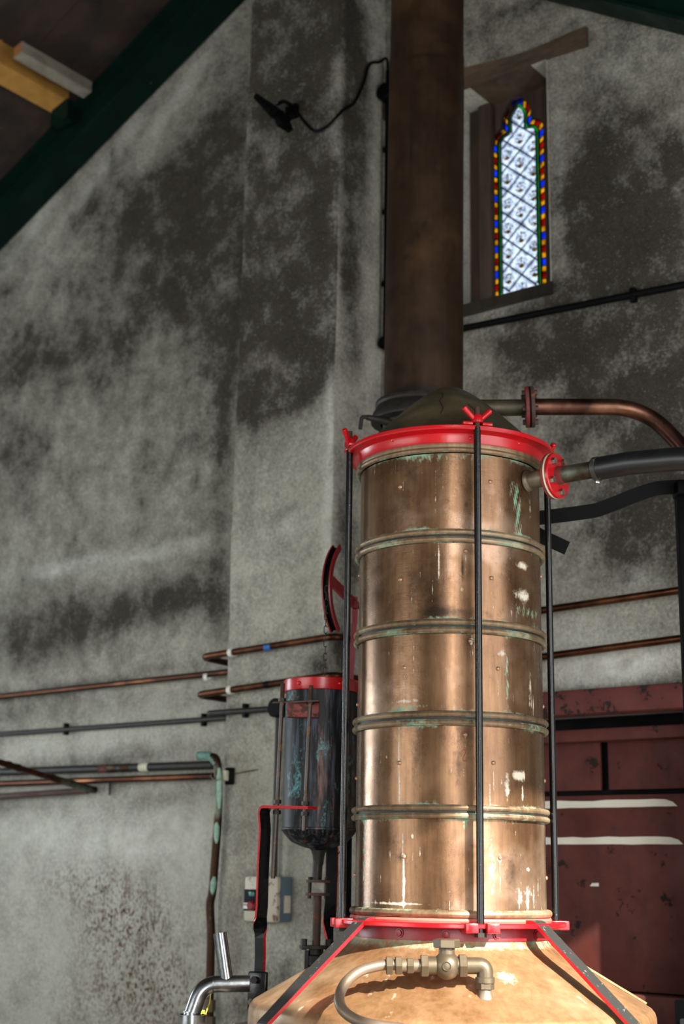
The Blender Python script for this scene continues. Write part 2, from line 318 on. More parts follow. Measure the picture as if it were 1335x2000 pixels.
MAIN_SOOT_SHADE = [(350, 480, 150, 190, 0, .14), (1220, 420, 120, 170, 0, .35), (1250, 830, 110, 220, 0, .32), (1060, 640, 50, 60, 0, .4), (1290, 1080, 80, 50, 0, .25),   # left stretch
 (330, 350, 110, 50, 40, .5), (430, 270, 45, 60, 0, .5), (330, 470, 140, 120, 0, .42), (430, 480, 40, 160, 0, .45), (180, 400, 60, 30, 40, .25), (100, 690, 150, 55, 0, .38), (400, 610, 70, 90, 0, .4), (240, 720, 80, 60, 0, .2),
 (60, 1230, 120, 100, 0, .55), (260, 1190, 190, 45, 8, .55), (380, 1160, 60, 60, 0, .3), (20, 560, 50, 60, 0, .15), (40, 860, 60, 120, 0, .18), (438, 800, 20, 260, 0, .5), (462, 330, 18, 260, 0, .35), (425, 1180, 20, 120, 0, .3), (330, 1010, 60, 40, 0, .12),  # narrow upright strips darken the wall just left of the breast
 (60, 1385, 120, 30, 4, .3), (200, 1485, 230, 18, 4, .45), (330, 1560, 110, 30, 4, .35), (40, 1575, 90, 20, 0, .4), (380, 940, 8, 16, 0, .9), (200, 1330, 260, 10, 4, .3), (380, 1107, 14, 6, 0, .7),  # low bands paint in the shading under the pipes
 # right stretch
 (1210, 400, 85, 105, 0, .75), (1300, 450, 70, 150, 0, .5), (1150, 330, 40, 60, 0, .3), (1310, 330, 50, 60, 0, .5), (1230, 250, 80, 30, 15, .25), (1240, 690, 110, 55, 0, .6), (1310, 780, 80, 130, 0, .45), (1170, 740, 60, 60, 0, .4), (1075, 650, 42, 70, 0, .95), (1010, 660, 60, 45, 0, .55), (1000, 745, 70, 30, 0, .3),
 (1230, 1060, 110, 80, 0, .5), (1110, 880, 60, 80, 0, .4), (1260, 950, 120, 60, 0, .3), (1320, 1010, 60, 80, 0, .4), (1330, 1110, 40, 50, 0, .25), (1085, 575, 28, 30, 0, .7), (1000, 20, 60, 14, -12, .35), (1110, 52, 14, 8, 30, .6), (1160, 130, 10, 30, 0, .2), (1190, 1355, 160, 16, 3, .9), (1000, 90, 50, 30, 0, .2)]
MAIN_PALE = [(180, 1680, 300, 240, 0, .4), (150, 1102, 90, 12, 6, .6), (300, 1082, 120, 10, 6, .55), (90, 1112, 40, 9, 0, .4), (100, 520, 90, 60, 30, .3), (340, 200, 120, 20, 47, .55), (200, 330, 150, 16, 47, .6), (60, 450, 90, 18, 47, .6), (1090, 350, 14, 240, 0, .5), (1240, 1290, 130, 40, 5, .9), (1140, 1240, 60, 60, 0, .5), (1250, 1130, 40, 40, 0, .5), (150, 1450, 200, 30, 4, .25), (180, 1640, 220, 60, 0, .35), (1200, 130, 90, 40, 0, .25), (1140, 1000, 40, 20, 0, .5)]  # first, broad patch paints in the brighter daylight at lower left
MAIN_RUST = [(240, 1820, 110, 95, 0, 1.0), (160, 1720, 120, 50, 0, .55), (330, 1950, 90, 90, 0, .6), (215, 1960, 140, 60, 0, .5), (200, 1545, 4, 14, 0, .6)]
def wall_attrs(mb, pts, soot_shade, pale, rust, d, extra=0):
    mb.attr['soot_shade'] = np.clip(blobs(pts, soot_shade, d) * 1.25 + extra - .25 * blobs(pts, pale, d), -.15, 1.15); mb.attr['pale'] = np.clip(blobs(pts, pale, d), 0, 1); mb.attr['rust'] = np.clip(blobs(pts, rust, d), 0, 1)

WIN = (sz(921, 400, DM + .2)[0], -2.855, 4.12, 5.225)                     # window opening s0 s1 z0 z1
DOOR = (-3.75, -2.305, 0.0, 2.245)                     # door opening
def main_wall():
    ss = sorted(set([round(q, 4) for q in np.arange(-9, .81, .04)] + [WIN[0], WIN[1], DOOR[0], DOOR[1]])); zs = sorted(set([round(q, 4) for q in np.arange(0, 7.0, .04)] + [WIN[2], WIN[3], DOOR[3]]))
    mb = MB(); ns, nz = len(ss), len(zs); sa, za = np.meshgrid(ss, zs, indexing='ij'); sa = sa.ravel(); za = za.ravel(); za2 = np.minimum(za, RID[1] - .49 * np.abs(sa - RID[0]))
    dd = DM + .012 * fnoise(sa, za, 3, 2.5) + .006 * fnoise(sa, za, 4, 9)
    mb.v = [tuple(SZ(sa[i], za2[i], dd[i])) for i in range(len(sa))]
    for i in range(ns - 1):
        for j in range(nz - 1):
            sm, zm = (ss[i] + ss[i + 1]) / 2, (zs[j] + zs[j + 1]) / 2
            if WIN[0] < sm < WIN[1] and WIN[2] < zm < WIN[3]: continue
            if DOOR[0] < sm < DOOR[1] and DOOR[2] < zm < DOOR[3]: continue
            if zs[j] >= max(roofz(ss[i]), roofz(ss[i + 1])): continue
            mb.f.append((i * nz + j, (i + 1) * nz + j, (i + 1) * nz + j + 1, i * nz + j + 1))
    n0 = len(mb.v); pts = np.stack([sa, za2], 1)
    def reveal(s0, z0, s1, z1, dep):
        mb.add([SZ(s0, z0, DM - .012), SZ(s1, z1, DM - .012), SZ(s1, z1, DM + dep), SZ(s0, z0, DM + dep)], [(0, 1, 2, 3)])
    for (a, b_, dep) in ((WIN, 0, .25), (DOOR, 0, .42)):
        reveal(a[0], a[2], a[0], a[3], dep); reveal(a[1], a[3], a[1], a[2], dep); reveal(a[0], a[3], a[1], a[3], dep); reveal(a[1], a[2], a[0], a[2], dep)
    mb.m = [0] * len(mb.f); ex = len(mb.v) - n0
    wall_attrs(mb, pts, MAIN_SOOT_SHADE, MAIN_PALE, MAIN_RUST, DM, .18 + .40 * np.clip((za2 - 2.2) / 1.6, 0, 1) + .04 * (sa > -3.7))  # soot base rises with height, also painting in light falling off upward
    for k in mb.attr: mb.attr[k] = np.concatenate([mb.attr[k], np.full(ex, .1)])
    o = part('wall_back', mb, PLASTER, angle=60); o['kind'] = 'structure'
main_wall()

BR_SOOT = [(560, 100, 100, 160, 0, .25), (575, 640, 90, 190, 0, .3), (570, 60, 90, 110, 0, .75), (640, 30, 30, 60, 0, .3), (560, 380, 110, 100, 0, .55), (560, 590, 100, 120, 0, 1.0), (545, 720, 85, 90, 0, .9), (500, 450, 20, 300, 0, .3), (610, 560, 40, 80, 0, .5), (600, 225, 60, 60, 0, .35), (575, 150, 80, 30, 0, .25), (600, 690, 40, 60, 0, .5), (500, 800, 30, 40, 0, .4), (530, 1010, 45, 12, 8, .35), (600, 1010, 20, 14, 0, .4), (560, 1300, 120, 25, 0, .15),
 (625, 1310, 22, 45, 0, .8), (520, 900, 120, 40, 0, .12), (450, 1420, 30, 50, 0, .2), (420, 1620, 18, 150, 0, .35), (500, 1720, 16, 30, 0, .4), (465, 1870, 16, 30, 0, .35), (480, 1980, 30, 40, 0, .6), (540, 1930, 30, 60, 0, .25), (560, 1900, 20, 30, 0, .3)]
BR_PALE = [(655, 420, 12, 420, 0, .35), (640, 820, 40, 100, 0, .35), (560, 1020, 60, 20, 0, .5), (545, 900, 60, 50, 0, .25), (640, 1000, 8, 300, 0, .5), (500, 1100, 60, 120, 0, .12), (478, 300, 10, 300, 0, .25), (450, 800, 8, 250, 0, .35), (640, 640, 12, 120, 0, .4)]
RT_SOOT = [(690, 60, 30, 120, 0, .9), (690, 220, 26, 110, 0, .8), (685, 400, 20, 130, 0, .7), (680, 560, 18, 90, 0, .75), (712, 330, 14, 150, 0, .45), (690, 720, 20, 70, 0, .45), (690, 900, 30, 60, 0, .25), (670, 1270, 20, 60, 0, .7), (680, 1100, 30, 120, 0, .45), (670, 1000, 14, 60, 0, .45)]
def breast():
    s0, s1 = -4.366, -3.78; rows = np.arange(0, 6.6, .045); prof = []
    for q in np.linspace(DM + .1, DF + .02, 9): prof.append((s0, q, 0))
    for k in range(1, 4): a = PI / 2 * k / 4; prof.append((s0 + .02 * (1 - math.cos(a)), DF + .02 * (1 - math.sin(a)), 1))
    for q in np.linspace(s0 + .02, s1 - .02, 15): prof.append((q, DF, 1))
    for k in range(1, 4): a = PI / 2 * k / 4; prof.append((s1 - .02 * (1 - math.sin(a)), DF + .02 * (1 - math.cos(a)), 1))
    for q in np.linspace(DF + .02, DM + .1, 11): prof.append((s1, q, 2))
    mb = MB(); n = len(prof); P = []; soot_shade = []; pale = []
    for z in rows:
        for (s, d, k) in prof: P.append((s, z, d, k))
    P = np.array(P); jit = .009 * fnoise(P[:, 0] * 1, P[:, 1], 11, 4) + .004 * fnoise(P[:, 0], P[:, 1], 12, 15)
    mb.v = [tuple(SZ(p[0] + (jit[i] if p[3] != 1 else jit[i] * .6), p[1], p[2] + (jit[i] if p[3] == 1 else 0))) for i, p in enumerate(P)]
    for j in range(len(rows) - 1):
        for i in range(n - 1): mb.f.append((j * n + i, j * n + i + 1, (j + 1) * n + i + 1, (j + 1) * n + i))
    mb.m = [0] * len(mb.f)
    fs = blobs(P[:, :2], BR_SOOT, DF); fp = blobs(P[:, :2], BR_PALE, DF)
    # the return face: stains placed by height and by distance out from the wall
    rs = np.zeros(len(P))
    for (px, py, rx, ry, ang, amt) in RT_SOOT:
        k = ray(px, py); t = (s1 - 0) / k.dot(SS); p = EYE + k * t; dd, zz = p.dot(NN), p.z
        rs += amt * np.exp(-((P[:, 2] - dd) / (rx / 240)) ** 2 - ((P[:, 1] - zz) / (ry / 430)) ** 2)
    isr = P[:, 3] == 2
    mb.attr['soot_shade'] = np.clip(np.where(isr, rs * 1.25 + .30, fs * 1.2 + .20 + .34 * np.clip((P[:, 1] - 2.6) / 1.6, 0, 1) - .25 * fp), -.15, 1.15); mb.attr['pale'] = np.clip(np.where(isr, .15, fp), 0, 1); mb.attr['rust'] = np.zeros(len(P))  # front darkens with height: soot plus painted-in light falloff
    o = part('wall_chimney_breast', mb, PLASTER, angle=60); o['kind'] = 'structure'
breast()

def slab(name, quads, mat_, kind=True, th=.12):
    mb = MB()
    for a in quads: mb.box(*a)
    o = part(name, mb, mat_, flat=True); o['kind'] = 'structure'; return o
RW = Matrix((SS, NN, Vector((0, 0, 1)))).transposed()         # local x along the wall, y into it
def wbox(s0, s1, n0, n1, z0, z1): return (SZ((s0 + s1) / 2, (z0 + z1) / 2, (n0 + n1) / 2), (s1 - s0, n1 - n0, z1 - z0), RW)
slab('floor', [wbox(-9.2, 1.0, -3.2, 5.6, -.12, 0)], FLOORM)
slab('wall_right', [wbox(.8, 1.0, -3.2, -1.4, 0, 4.6), wbox(.8, 1.0, -1.4, .2, 0, .4), wbox(.8, 1.0, -1.4, .2, 4.2, 4.6), wbox(.8, 1.0, .2, 2.0, 0, 4.6), wbox(.8, 1.0, 4.26, 5.6, 0, 4.6), wbox(.8, 1.0, 2.0, 4.26, 3.80, 4.6)], ROOMW)
slab('wall_rear', [wbox(-9.2, -7.45, -3.2, -3, 0, 7), wbox(-2.95, 1.0, -3.2, -3, 0, 7), wbox(-7.45, -2.95, -3.2, -3, 0, .7), wbox(-7.45, -2.95, -3.2, -3, 3.3, 7)], ROOMW)
slab('wall_left', [wbox(-9.2, -9, -3.2, 2.0, 0, 4.7), wbox(-9.2, -9, 3.2, 5.6, 0, 4.7), wbox(-9.2, -9, 2.0, 3.2, 0, 1.2), wbox(-9.2, -9, 2.0, 3.2, 3.2, 4.7)], ROOMW)
# roof: boards running down each slope, each board a piece of its own near the gable
ceil = struct('ceiling')
def rboard(n0, n1, side, dz=0):
    a = RID[0]; b = -9.25 if side < 0 else 1.05
    z0, z1 = roofz(a) + dz, roofz(b) + dz; mb = MB()
    mb.hexa([SZ(a, z0, n0), SZ(b, z1, n0), SZ(b, z1, n1), SZ(a, z0, n1), SZ(a, z0 + .03, n0), SZ(b, z1 + .03, n0), SZ(b, z1 + .03, n1), SZ(a, z0 + .03, n1)]); return mb
for side in (-1, 1):
    nb = 14 if side < 0 else 6
    for k in range(nb): part('board', rboard(5.17 - .19 * (k + 1) + .006, 5.17 - .19 * k, side, random.uniform(0, .012)), BOARD, ceil, flat=True)
    part('roof_deck', rboard(-3.2, 5.17 - .19 * nb, side), BOARD, ceil, flat=True)
# rafters of green painted steel against the gable
def rafter(name, label, s_a, z_a, s_b, z_b, htop):
    t = thing(name, label, 'beam', SZ(s_a, z_a, DM - .09), 'green roof rafters')
    def flange(dz, dep, th, d0): return MB().hexa([SZ(s_a, z_a + dz, d0), SZ(s_b, z_b + dz, d0), SZ(s_b, z_b + dz, d0 + dep), SZ(s_a, z_a + dz, d0 + dep), SZ(s_a, z_a + dz + th, d0), SZ(s_b, z_b + dz + th, d0), SZ(s_b, z_b + dz + th, d0 + dep), SZ(s_a, z_a + dz + th, d0 + dep)])
    part('bottom_flange', flange(0, .17, .018, DM - .185), GREEN, t); part('web', flange(.018, .014, htop - .036, DM - .105), GREEN, t); part('top_flange', flange(htop - .018, .17, .018, DM - .185), GREEN, t)
    return t
sA, zA = sz(0, 490, DM - .01); sB, zB = sz(440, 40, DM - .01); kL = (zB - zA) / (sB - sA)
rL = rafter('steel_rafter', 'dark green steel rafter sloping up across the upper left of the gable', -8.6, zA + kL * (-8.6 - sA), -4.385, zA + kL * (-4.385 - sA), .27)
sC, zC = sz(1060, 0, DM - .01); sD, zD = sz(1335, 70, DM - .01); kR = (zD - zC) / (sD - sC)
rR = rafter('steel_rafter', 'dark green steel rafter crossing the top right corner above the stained glass window', -3.765, zC + kR * (-3.765 - sC), .6, zC + kR * (.6 - sC), .3)
rR.name = 'steel_rafter.001'
# purlins that sit on the left rafter
def purlin(name, label, px, py, wS, hZ, n_to, mat_, cat='timber', end=None):
    d1 = DM - .2; s_, z_ = sz(px, py, d1); mb = MB()
    mb.hexa([SZ(s_, z_, d1), SZ(s_ + wS, z_ + wS * .3, d1), SZ(s_ + wS, z_ + wS * .3, n_to), SZ(s_, z_, n_to), SZ(s_, z_ + hZ, d1), SZ(s_ + wS, z_ + wS * .3 + hZ, d1), SZ(s_ + wS, z_ + wS * .3 + hZ, n_to), SZ(s_, z_ + hZ, n_to)])
    if end: mb.m[4] = 1
    o = part(name, mb, [mat_, end] if end else mat_, flat=True); tag(o, label, cat); return o
purlin('roof_purlin', 'yellow pine roof purlin running out from the left rafter', 104, 222, .13, .22, -1.5, PINE)
purlin('timber_offcut', 'short grey timber lying beside the yellow purlin with sawn orange end', 163, 192, .065, .065, 4.40, GREYW, 'timber', m_wood('sawn_end', c(120, 76, 40), c(150, 98, 54), 8))
o = part('purlin_cleat', MB().box(W(122, 222, DM - .2), (.14, .05, .13), RW), GREEN, rL, flat=True)

# ------------------------------------------------------------------ stained glass window
win = struct('window_1', SZ(-3.1, WIN[2], DM))
DG = DM + .2
gl, gr = sz(962, 400, DG)[0], sz(1066, 400, DG)[0]; GC = (gl + gr) / 2; GH = (gr - gl) / 2
gb = (sz(962, 582, DG)[1] + sz(1070, 558, DG)[1]) / 2; ga = sz(1011, 187, DG)[1]; gs = (sz(961, 285, DG)[1] + sz(1064, 252, DG)[1]) / 2; gk = (sz(982, 253, DG)[1] + sz(1039, 238, DG)[1]) / 2
def outline(off=0, n=10):
    """half outline from bottom to apex: straight side, round shoulder, cusp, pointed head"""
    hw = GH - off; kx = GH * .55 - off * .9; P = [(hw, gb + off * .3), (hw, gs)]
    for k in range(1, n): a = PI / 2 * k / n; P.append((kx + (hw - kx) * math.cos(a) ** .9, gs + (gk - off * .6 - gs) * math.sin(a) ** .9))
    P.append((kx, gk - off * .6)); z2 = gk + (ga - gk) * .30; P.append((kx, z2))
    for k in range(1, n): t = k / n; P.append((kx * (1 - t ** 1.7), z2 + (ga - off * 1.2 - z2) * t))
    P.append((0, ga - off * 1.2)); return P
def resample(P, step):
    P = [Vector((a, b)) for a, b in P]; L = [0]
    for i in range(1, len(P)): L.append(L[-1] + (P[i] - P[i - 1]).length)
    n = max(1, round(L[-1] / step)); out = []
    for k in range(n + 1):
        d = L[-1] * k / n; i = max(j for j in range(len(L)) if L[j] <= d + 1e-9); i = min(i, len(P) - 2); t = (d - L[i]) / max(1e-9, L[i + 1] - L[i]); out.append(P[i].lerp(P[i + 1], t))
    return out
o_out, o_mid, o_in = outline(0), outline(.030), outline(.048)
# border of coloured pieces, alternating by length: yellow short, red and blue longer
def border(side):
    fine_o = resample(o_out, .004); m_ = resample(o_mid, .004); L = len(fine_o) - 1; pos = 0; seq = ['y', 'r', 'y', 'b']; k = 0 if side < 0 else 0; lens = {'y': 6.2, 'r': 7.4, 'b': 8.6}
    tot = 0; n = 0; items = []
    while tot < L: q = seq[n % 4]; items.append(q); tot += lens[q] + 1.4; n += 1
    f_ = L / tot; cur = 0
    def at(P, t): t = min(max(t / L, 0), 1) * (len(P) - 1); i = min(int(t), len(P) - 2); return P[i].lerp(P[i + 1], t - i)
    for q in items:
        a, b = cur + .5 * f_, cur + (lens[q] + .5) * f_; cur += (lens[q] + 1.4) * f_
        mats_ = {'y': G_YEL, 'r': G_RED, 'b': G_BLUE}[q]; mb = MB(); ring = []
        for t in np.linspace(a, b, 4): ring.append((at(fine_o, t), at(m_, t)))
        vs = []
        for (p, q2) in ring:
            for pt in (p.lerp(q2, .08), p.lerp(q2, .97)): vs += [SZ(GC + side * pt.x, pt.y, DG - .004), SZ(GC + side * pt.x, pt.y, DG + .004)]
        fs = []
        for i in range(3): o = i * 4; fs += [(o, o + 2, o + 6, o + 4), (o + 1, o + 5, o + 7, o + 3), (o, o + 4, o + 5, o + 1), (o + 2, o + 3, o + 7, o + 6)]
        fs += [(0, 1, 3, 2), (12, 14, 15, 13)]; mb.add(vs, fs); part('border_pane', mb, mats_, win, flat=True)
        g0, g1 = at(fine_o, b + .7 * f_), at(m_, b + .7 * f_); lead.tube([SZ(GC + side * g0.x, g0.y, DG), SZ(GC + side * g1.x, g1.y, DG)], .0036, 6)
lead = MB(); border(-1); border(1)
def strip(P, Q, side, d0, d1):
    P, Q = resample(P, .02), resample(Q, .02); n = min(len(P), len(Q)); P = [P[round(i * (len(P) - 1) / (n - 1))] for i in range(n)]; Q = [Q[round(i * (len(Q) - 1) / (n - 1))] for i in range(n)]; vs = []; fs = []
    for a, b in zip(P, Q):
        for pt in (a, b): vs += [SZ(GC + side * pt.x, pt.y, d0), SZ(GC + side * pt.x, pt.y, d1)]
    for i in range(n - 1): o = i * 4; fs += [(o, o + 2, o + 6, o + 4), (o + 1, o + 5, o + 7, o + 3), (o, o + 4, o + 5, o + 1), (o + 2, o + 3, o + 7, o + 6)]
    return MB().add(vs, fs)
for sd in (-1, 1): part('green_border', strip(outline(.0325), outline(.046), sd, DG - .004, DG + .004), G_GRN, win, flat=True)
for sd in (-1, 1):
    for a, b in ((.029, .034), (.0455, .049), (-.004, .003)): q = strip(outline(a), outline(b), sd, DG - .008, DG + .008); lead.add(q.v, q.f)
# lozenge panes clipped to the inner outline
def half_at(z):
    P = o_in; best = 0
    for i in range(len(P) - 1):
        (x0, z0), (x1, z1) = P[i], P[i + 1]
        if min(z0, z1) <= z <= max(z0, z1) and abs(z1 - z0) > 1e-9: best = max(best, x0 + (x1 - x0) * (z - z0) / (z1 - z0))
    return best
LX, LZ = GH * .49, (gs - gb) / 12.4                     # half diagonals of a lozenge
inner = [Vector((-x, z)) for x, z in o_in][::-1]; poly_in = inner[:-1] if False else inner
poly_in = [Vector((x, z)) for x, z in o_in] + [Vector((-x, z)) for x, z in reversed(o_in)][1:]
def clip(poly, a, n_):
    out = []; N_ = len(poly)
    for i in range(N_):
        p, q = poly[i], poly[(i + 1) % N_]; dp, dq = (p - a).dot(n_), (q - a).dot(n_)
        if dp >= 0: out.append(p)
        if dp * dq < 0: out.append(p.lerp(q, dp / (dp - dq)))
    return out
cnt = 0
for j in range(-1, 19):
    for i in range(-3, 4):
        cx = i * 2 * LX + (LX if j % 2 else 0) + LX * .12; cz = gb + .02 + j * LZ
        poly = list(poly_in)
        for (sx, sz_) in ((1, 1), (1, -1), (-1, 1), (-1, -1)):
            nrm = Vector((-sx / LX, -sz_ / LZ)).normalized(); a = Vector((cx, cz)) + Vector((sx * LX, 0)) + nrm * .0022
            poly = clip(poly, a, nrm)
            if len(poly) < 3: break
        if len(poly) < 3: continue
        ar = abs(sum(poly[k].x * poly[(k + 1) % len(poly)].y - poly[(k + 1) % len(poly)].x * poly[k].y for k in range(len(poly)))) / 2
        if ar < 6e-5: continue
        mb = MB().prism([SZ(GC + p.x, p.y, DG - .003) for p in poly], NN * .006); ob = part('pane', mb, G_CLEAR, win, flat=True)
        uvl = ob.data.uv_layers.new(name='UVMap')
        for li, lp in enumerate(ob.data.loops):
            co = Vector(ob.data.vertices[lp.vertex_index].co) + ORI[ob.name]; uvl.data[li].uv = ((co.dot(SS) - GC - cx) / LX, (co.z - cz) / LZ)
        cnt += 1
for sg in (1, -1):                                     # the lead between them
    for j in range(-10, 30):
        off = gb + .02 + j * 2 * LZ + LZ; pts = []
        for k in range(161):
            x = -GH + 2 * GH * k / 160; z = off + sg * (x - LX * .12) / LX * LZ
            if gb < z < ga and half_at(z) >= abs(x): pts.append((x, z))
        if len(pts) > 3: a, b = pts[0], pts[-1]; lead.tube([SZ(GC + a[0], a[1], DG), SZ(GC + b[0], b[1], DG)], .0044 if sg < 0 else .0034, 6)
part('lead_came', lead, LEAD, win, flat=True)
# oak board round the glass, with the outline cut out, thick enough to show a reveal
fr = MB(); oo = [(x, z) for x, z in outline(-.002)]
for sd in (-1, 1):
    edge = GC - WIN[0] - .002 if sd < 0 else GH + .14; top = WIN[3] + .02
    P = resample(oo, .03); Q = [Vector((edge, p.y)) if p.x > 1e-6 or True else p for p in P]
    for i in range(len(P) - 1):
        p, q = P[i], P[i + 1]; qs = [SZ(GC + sd * p.x, p.y, DG - .018), SZ(GC + sd * edge, p.y, DG - .018), SZ(GC + sd * edge, q.y, DG - .018), SZ(GC + sd * q.x, q.y, DG - .018)]
        if abs(q.y - p.y) > 1e-6: fr.prism(qs, NN * .04)
        else: fr.add([SZ(GC + sd * p.x, p.y, DG - .018), SZ(GC + sd * q.x, q.y, DG - .018), SZ(GC + sd * q.x, q.y, DG + .022), SZ(GC + sd * p.x, p.y, DG + .022)], [(0, 1, 2, 3)])
    fr.prism([SZ(GC, ga, DG - .018), SZ(GC + sd * edge, ga, DG - .018), SZ(GC + sd * edge, top, DG - .018), SZ(GC, top, DG - .018)], NN * .04)
    fr.prism([SZ(GC, WIN[2], DG - .018), SZ(GC + sd * edge, WIN[2], DG - .018), SZ(GC + sd * edge, gb, DG - .018), SZ(GC, gb, DG - .018)], NN * .04)
part('frame', fr, OAK, win, flat=True)
post_s = sz(938, 400, DG - .09)[0]
part('mullion', MB().box(SZ(post_s, (WIN[2] + WIN[3]) / 2, DG - .035), (.075, .04, WIN[3] - WIN[2]), RW, bevel=.012), OAK, win)
part('sill', MB().hexa([SZ(WIN[0] + .003, WIN[2] - .045, DM - .035), SZ(WIN[1] - .003 + .01, WIN[2] - .045, DM - .035), SZ(WIN[1] - .003, WIN[2] - .045, DG), SZ(WIN[0] + .003, WIN[2] - .045, DG), SZ(WIN[0] + .003, WIN[2] + .002, DM - .035), SZ(WIN[1] + .007, WIN[2] + .002, DM - .035), SZ(WIN[1] - .003, gb - .012, DG - .02), SZ(WIN[0] + .003, gb - .012, DG - .02)]), m_wood('sooty_sill', c(20, 18, 16), c(44, 40, 36), 6, .35), win)
lm = MB(); l0, l1 = -3.95, -2.644
nL = 14
for k in range(nL):
    a, b = l0 + (l1 - l0) * k / nL, l0 + (l1 - l0) * (k + 1) / nL
    hz = lambda s: 5.30 + .012 * math.sin(s * 9) + (l1 - s) * .04; bz = lambda s: 5.222 + .006 * math.sin(s * 13 + 1)
    lm.hexa([SZ(a, bz(a), DM - .02), SZ(b, bz(b), DM - .02), SZ(b, bz(b), DM + .215), SZ(a, bz(a), DM + .215), SZ(a, hz(a), DM - .02), SZ(b, hz(b), DM - .02), SZ(b, hz(b), DM + .215), SZ(a, hz(a), DM + .215)])
part('lintel', lm, LINT, win, flat=True)

# ------------------------------------------------------------------ red doorway
door = struct('door_1', SZ(-3.0, 0, DM)); DP = DM + .13
part('lintel', MB().box(SZ(-3.0, 2.285, DM - .0), (1.9, .10, .10), RW, bevel=.012), LINRED, door)
part('header', MB().box(SZ((DOOR[0] + DOOR[1]) / 2, 2.165, DP - .01), (DOOR[1] - DOOR[0] - .01, .08, .05), RW, bevel=.006), DOORRED, door)
z_st = [sz(1190, 1570, DP)[1], sz(1190, 1642, DP)[1]]; z_bot = sz(1250, 1938, DP)[1]
pw = sz(1176, 1480, DP)[0]
part('upper_panel', MB().box(SZ((DOOR[0] + pw) / 2 - .008, (z_st[0] + .055 + 2.15) / 2, DP + .02), (pw - DOOR[0] - .02, .02, 2.15 - z_st[0] - .055), RW, bevel=.004), DOORRED, door)
part('upper_panel', MB().box(SZ((DOOR[1] + pw) / 2 + .008, (z_st[0] + .055 + 2.15) / 2, DP + .02), (DOOR[1] - pw - .02, .02, 2.15 - z_st[0] - .055), RW, bevel=.004), DOORRED, door)
part('seam_backing', MB().box(SZ((DOOR[0] + DOOR[1]) / 2, 1.2, DP + .05), (DOOR[1] - DOOR[0], .02, 2.3), RW), BLACKM, door, flat=True)
part('lower_panel', MB().box(SZ((DOOR[0] + DOOR[1]) / 2, (z_st[0] + .035 + z_bot) / 2, DP + .018), (DOOR[1] - DOOR[0] - .01, .03, z_st[0] + .035 - z_bot), RW, bevel=.004), DOORRED, door)
for zz, e in zip(z_st, (1322, 1330)):
    s_e = sz(e, 1570, DP)[0]; mb = MB(); ks = np.linspace(DOOR[0] + .02, s_e, 26); top, bot = [], []
    for s_ in ks: top.append((s_, zz + .0145 + random.uniform(-.003, .002))); bot.append((s_, zz - .0145 + random.uniform(-.001, .002)))
    top[-1] = (s_e - .02, zz + .004)
    for i in range(len(ks) - 1): mb.prism([SZ(bot[i][0], bot[i][1], DP), SZ(bot[i + 1][0], bot[i + 1][1], DP), SZ(top[i + 1][0], top[i + 1][1], DP), SZ(top[i][0], top[i][1], DP)], NN * .004)
    part('white_band', mb, STRIPE, door, 'chipped white painted band', flat=True)
s_, z_ = sz(1160, 1728, DP); part('paint_flake', MB().prism([SZ(s_ - .02, z_ - .006, DP), SZ(s_ + .018, z_ - .006, DP), SZ(s_ + .018, z_ + .007, DP), SZ(s_ - .01, z_ + .006, DP)], NN * .004), WHITEP, door, 'small white flake of paint', flat=True)
part('bottom_rail', MB().box(SZ((DOOR[0] + DOOR[1]) / 2, z_bot - .075, DP - .02), (DOOR[1] - DOOR[0] - .01, .09, .14), RW, bevel=.006), DOORRED, door)
part('lower_leaf', MB().box(SZ((DOOR[0] + DOOR[1]) / 2, (z_bot - .16) / 2, DP + .03), (DOOR[1] - DOOR[0] - .01, .03, z_bot - .16), RW, bevel=.004), DOORRED, door)
part('jamb', MB().box(SZ(DOOR[1] + .03, 1.12, DM + .06), (.06, .10, 2.24), RW, bevel=.006), LINRED, door)
cb = thing('control_cabinet', 'dark grey metal cabinet at the bottom right beside the red door', 'cabinet', SZ(-2.27, 0, 4.86))
cs, cz = sz(1313, 1952, 4.78)
part('body', MB().box(SZ(cs + .18, cz / 2, 4.86), (.36, .16, cz), RW, bevel=.012), BLACKM, cb); part('lid', MB().box(SZ(cs + .18, cz * .75, 4.772), (.30, .016, cz * .4), RW, bevel=.004), STRAPB, cb)

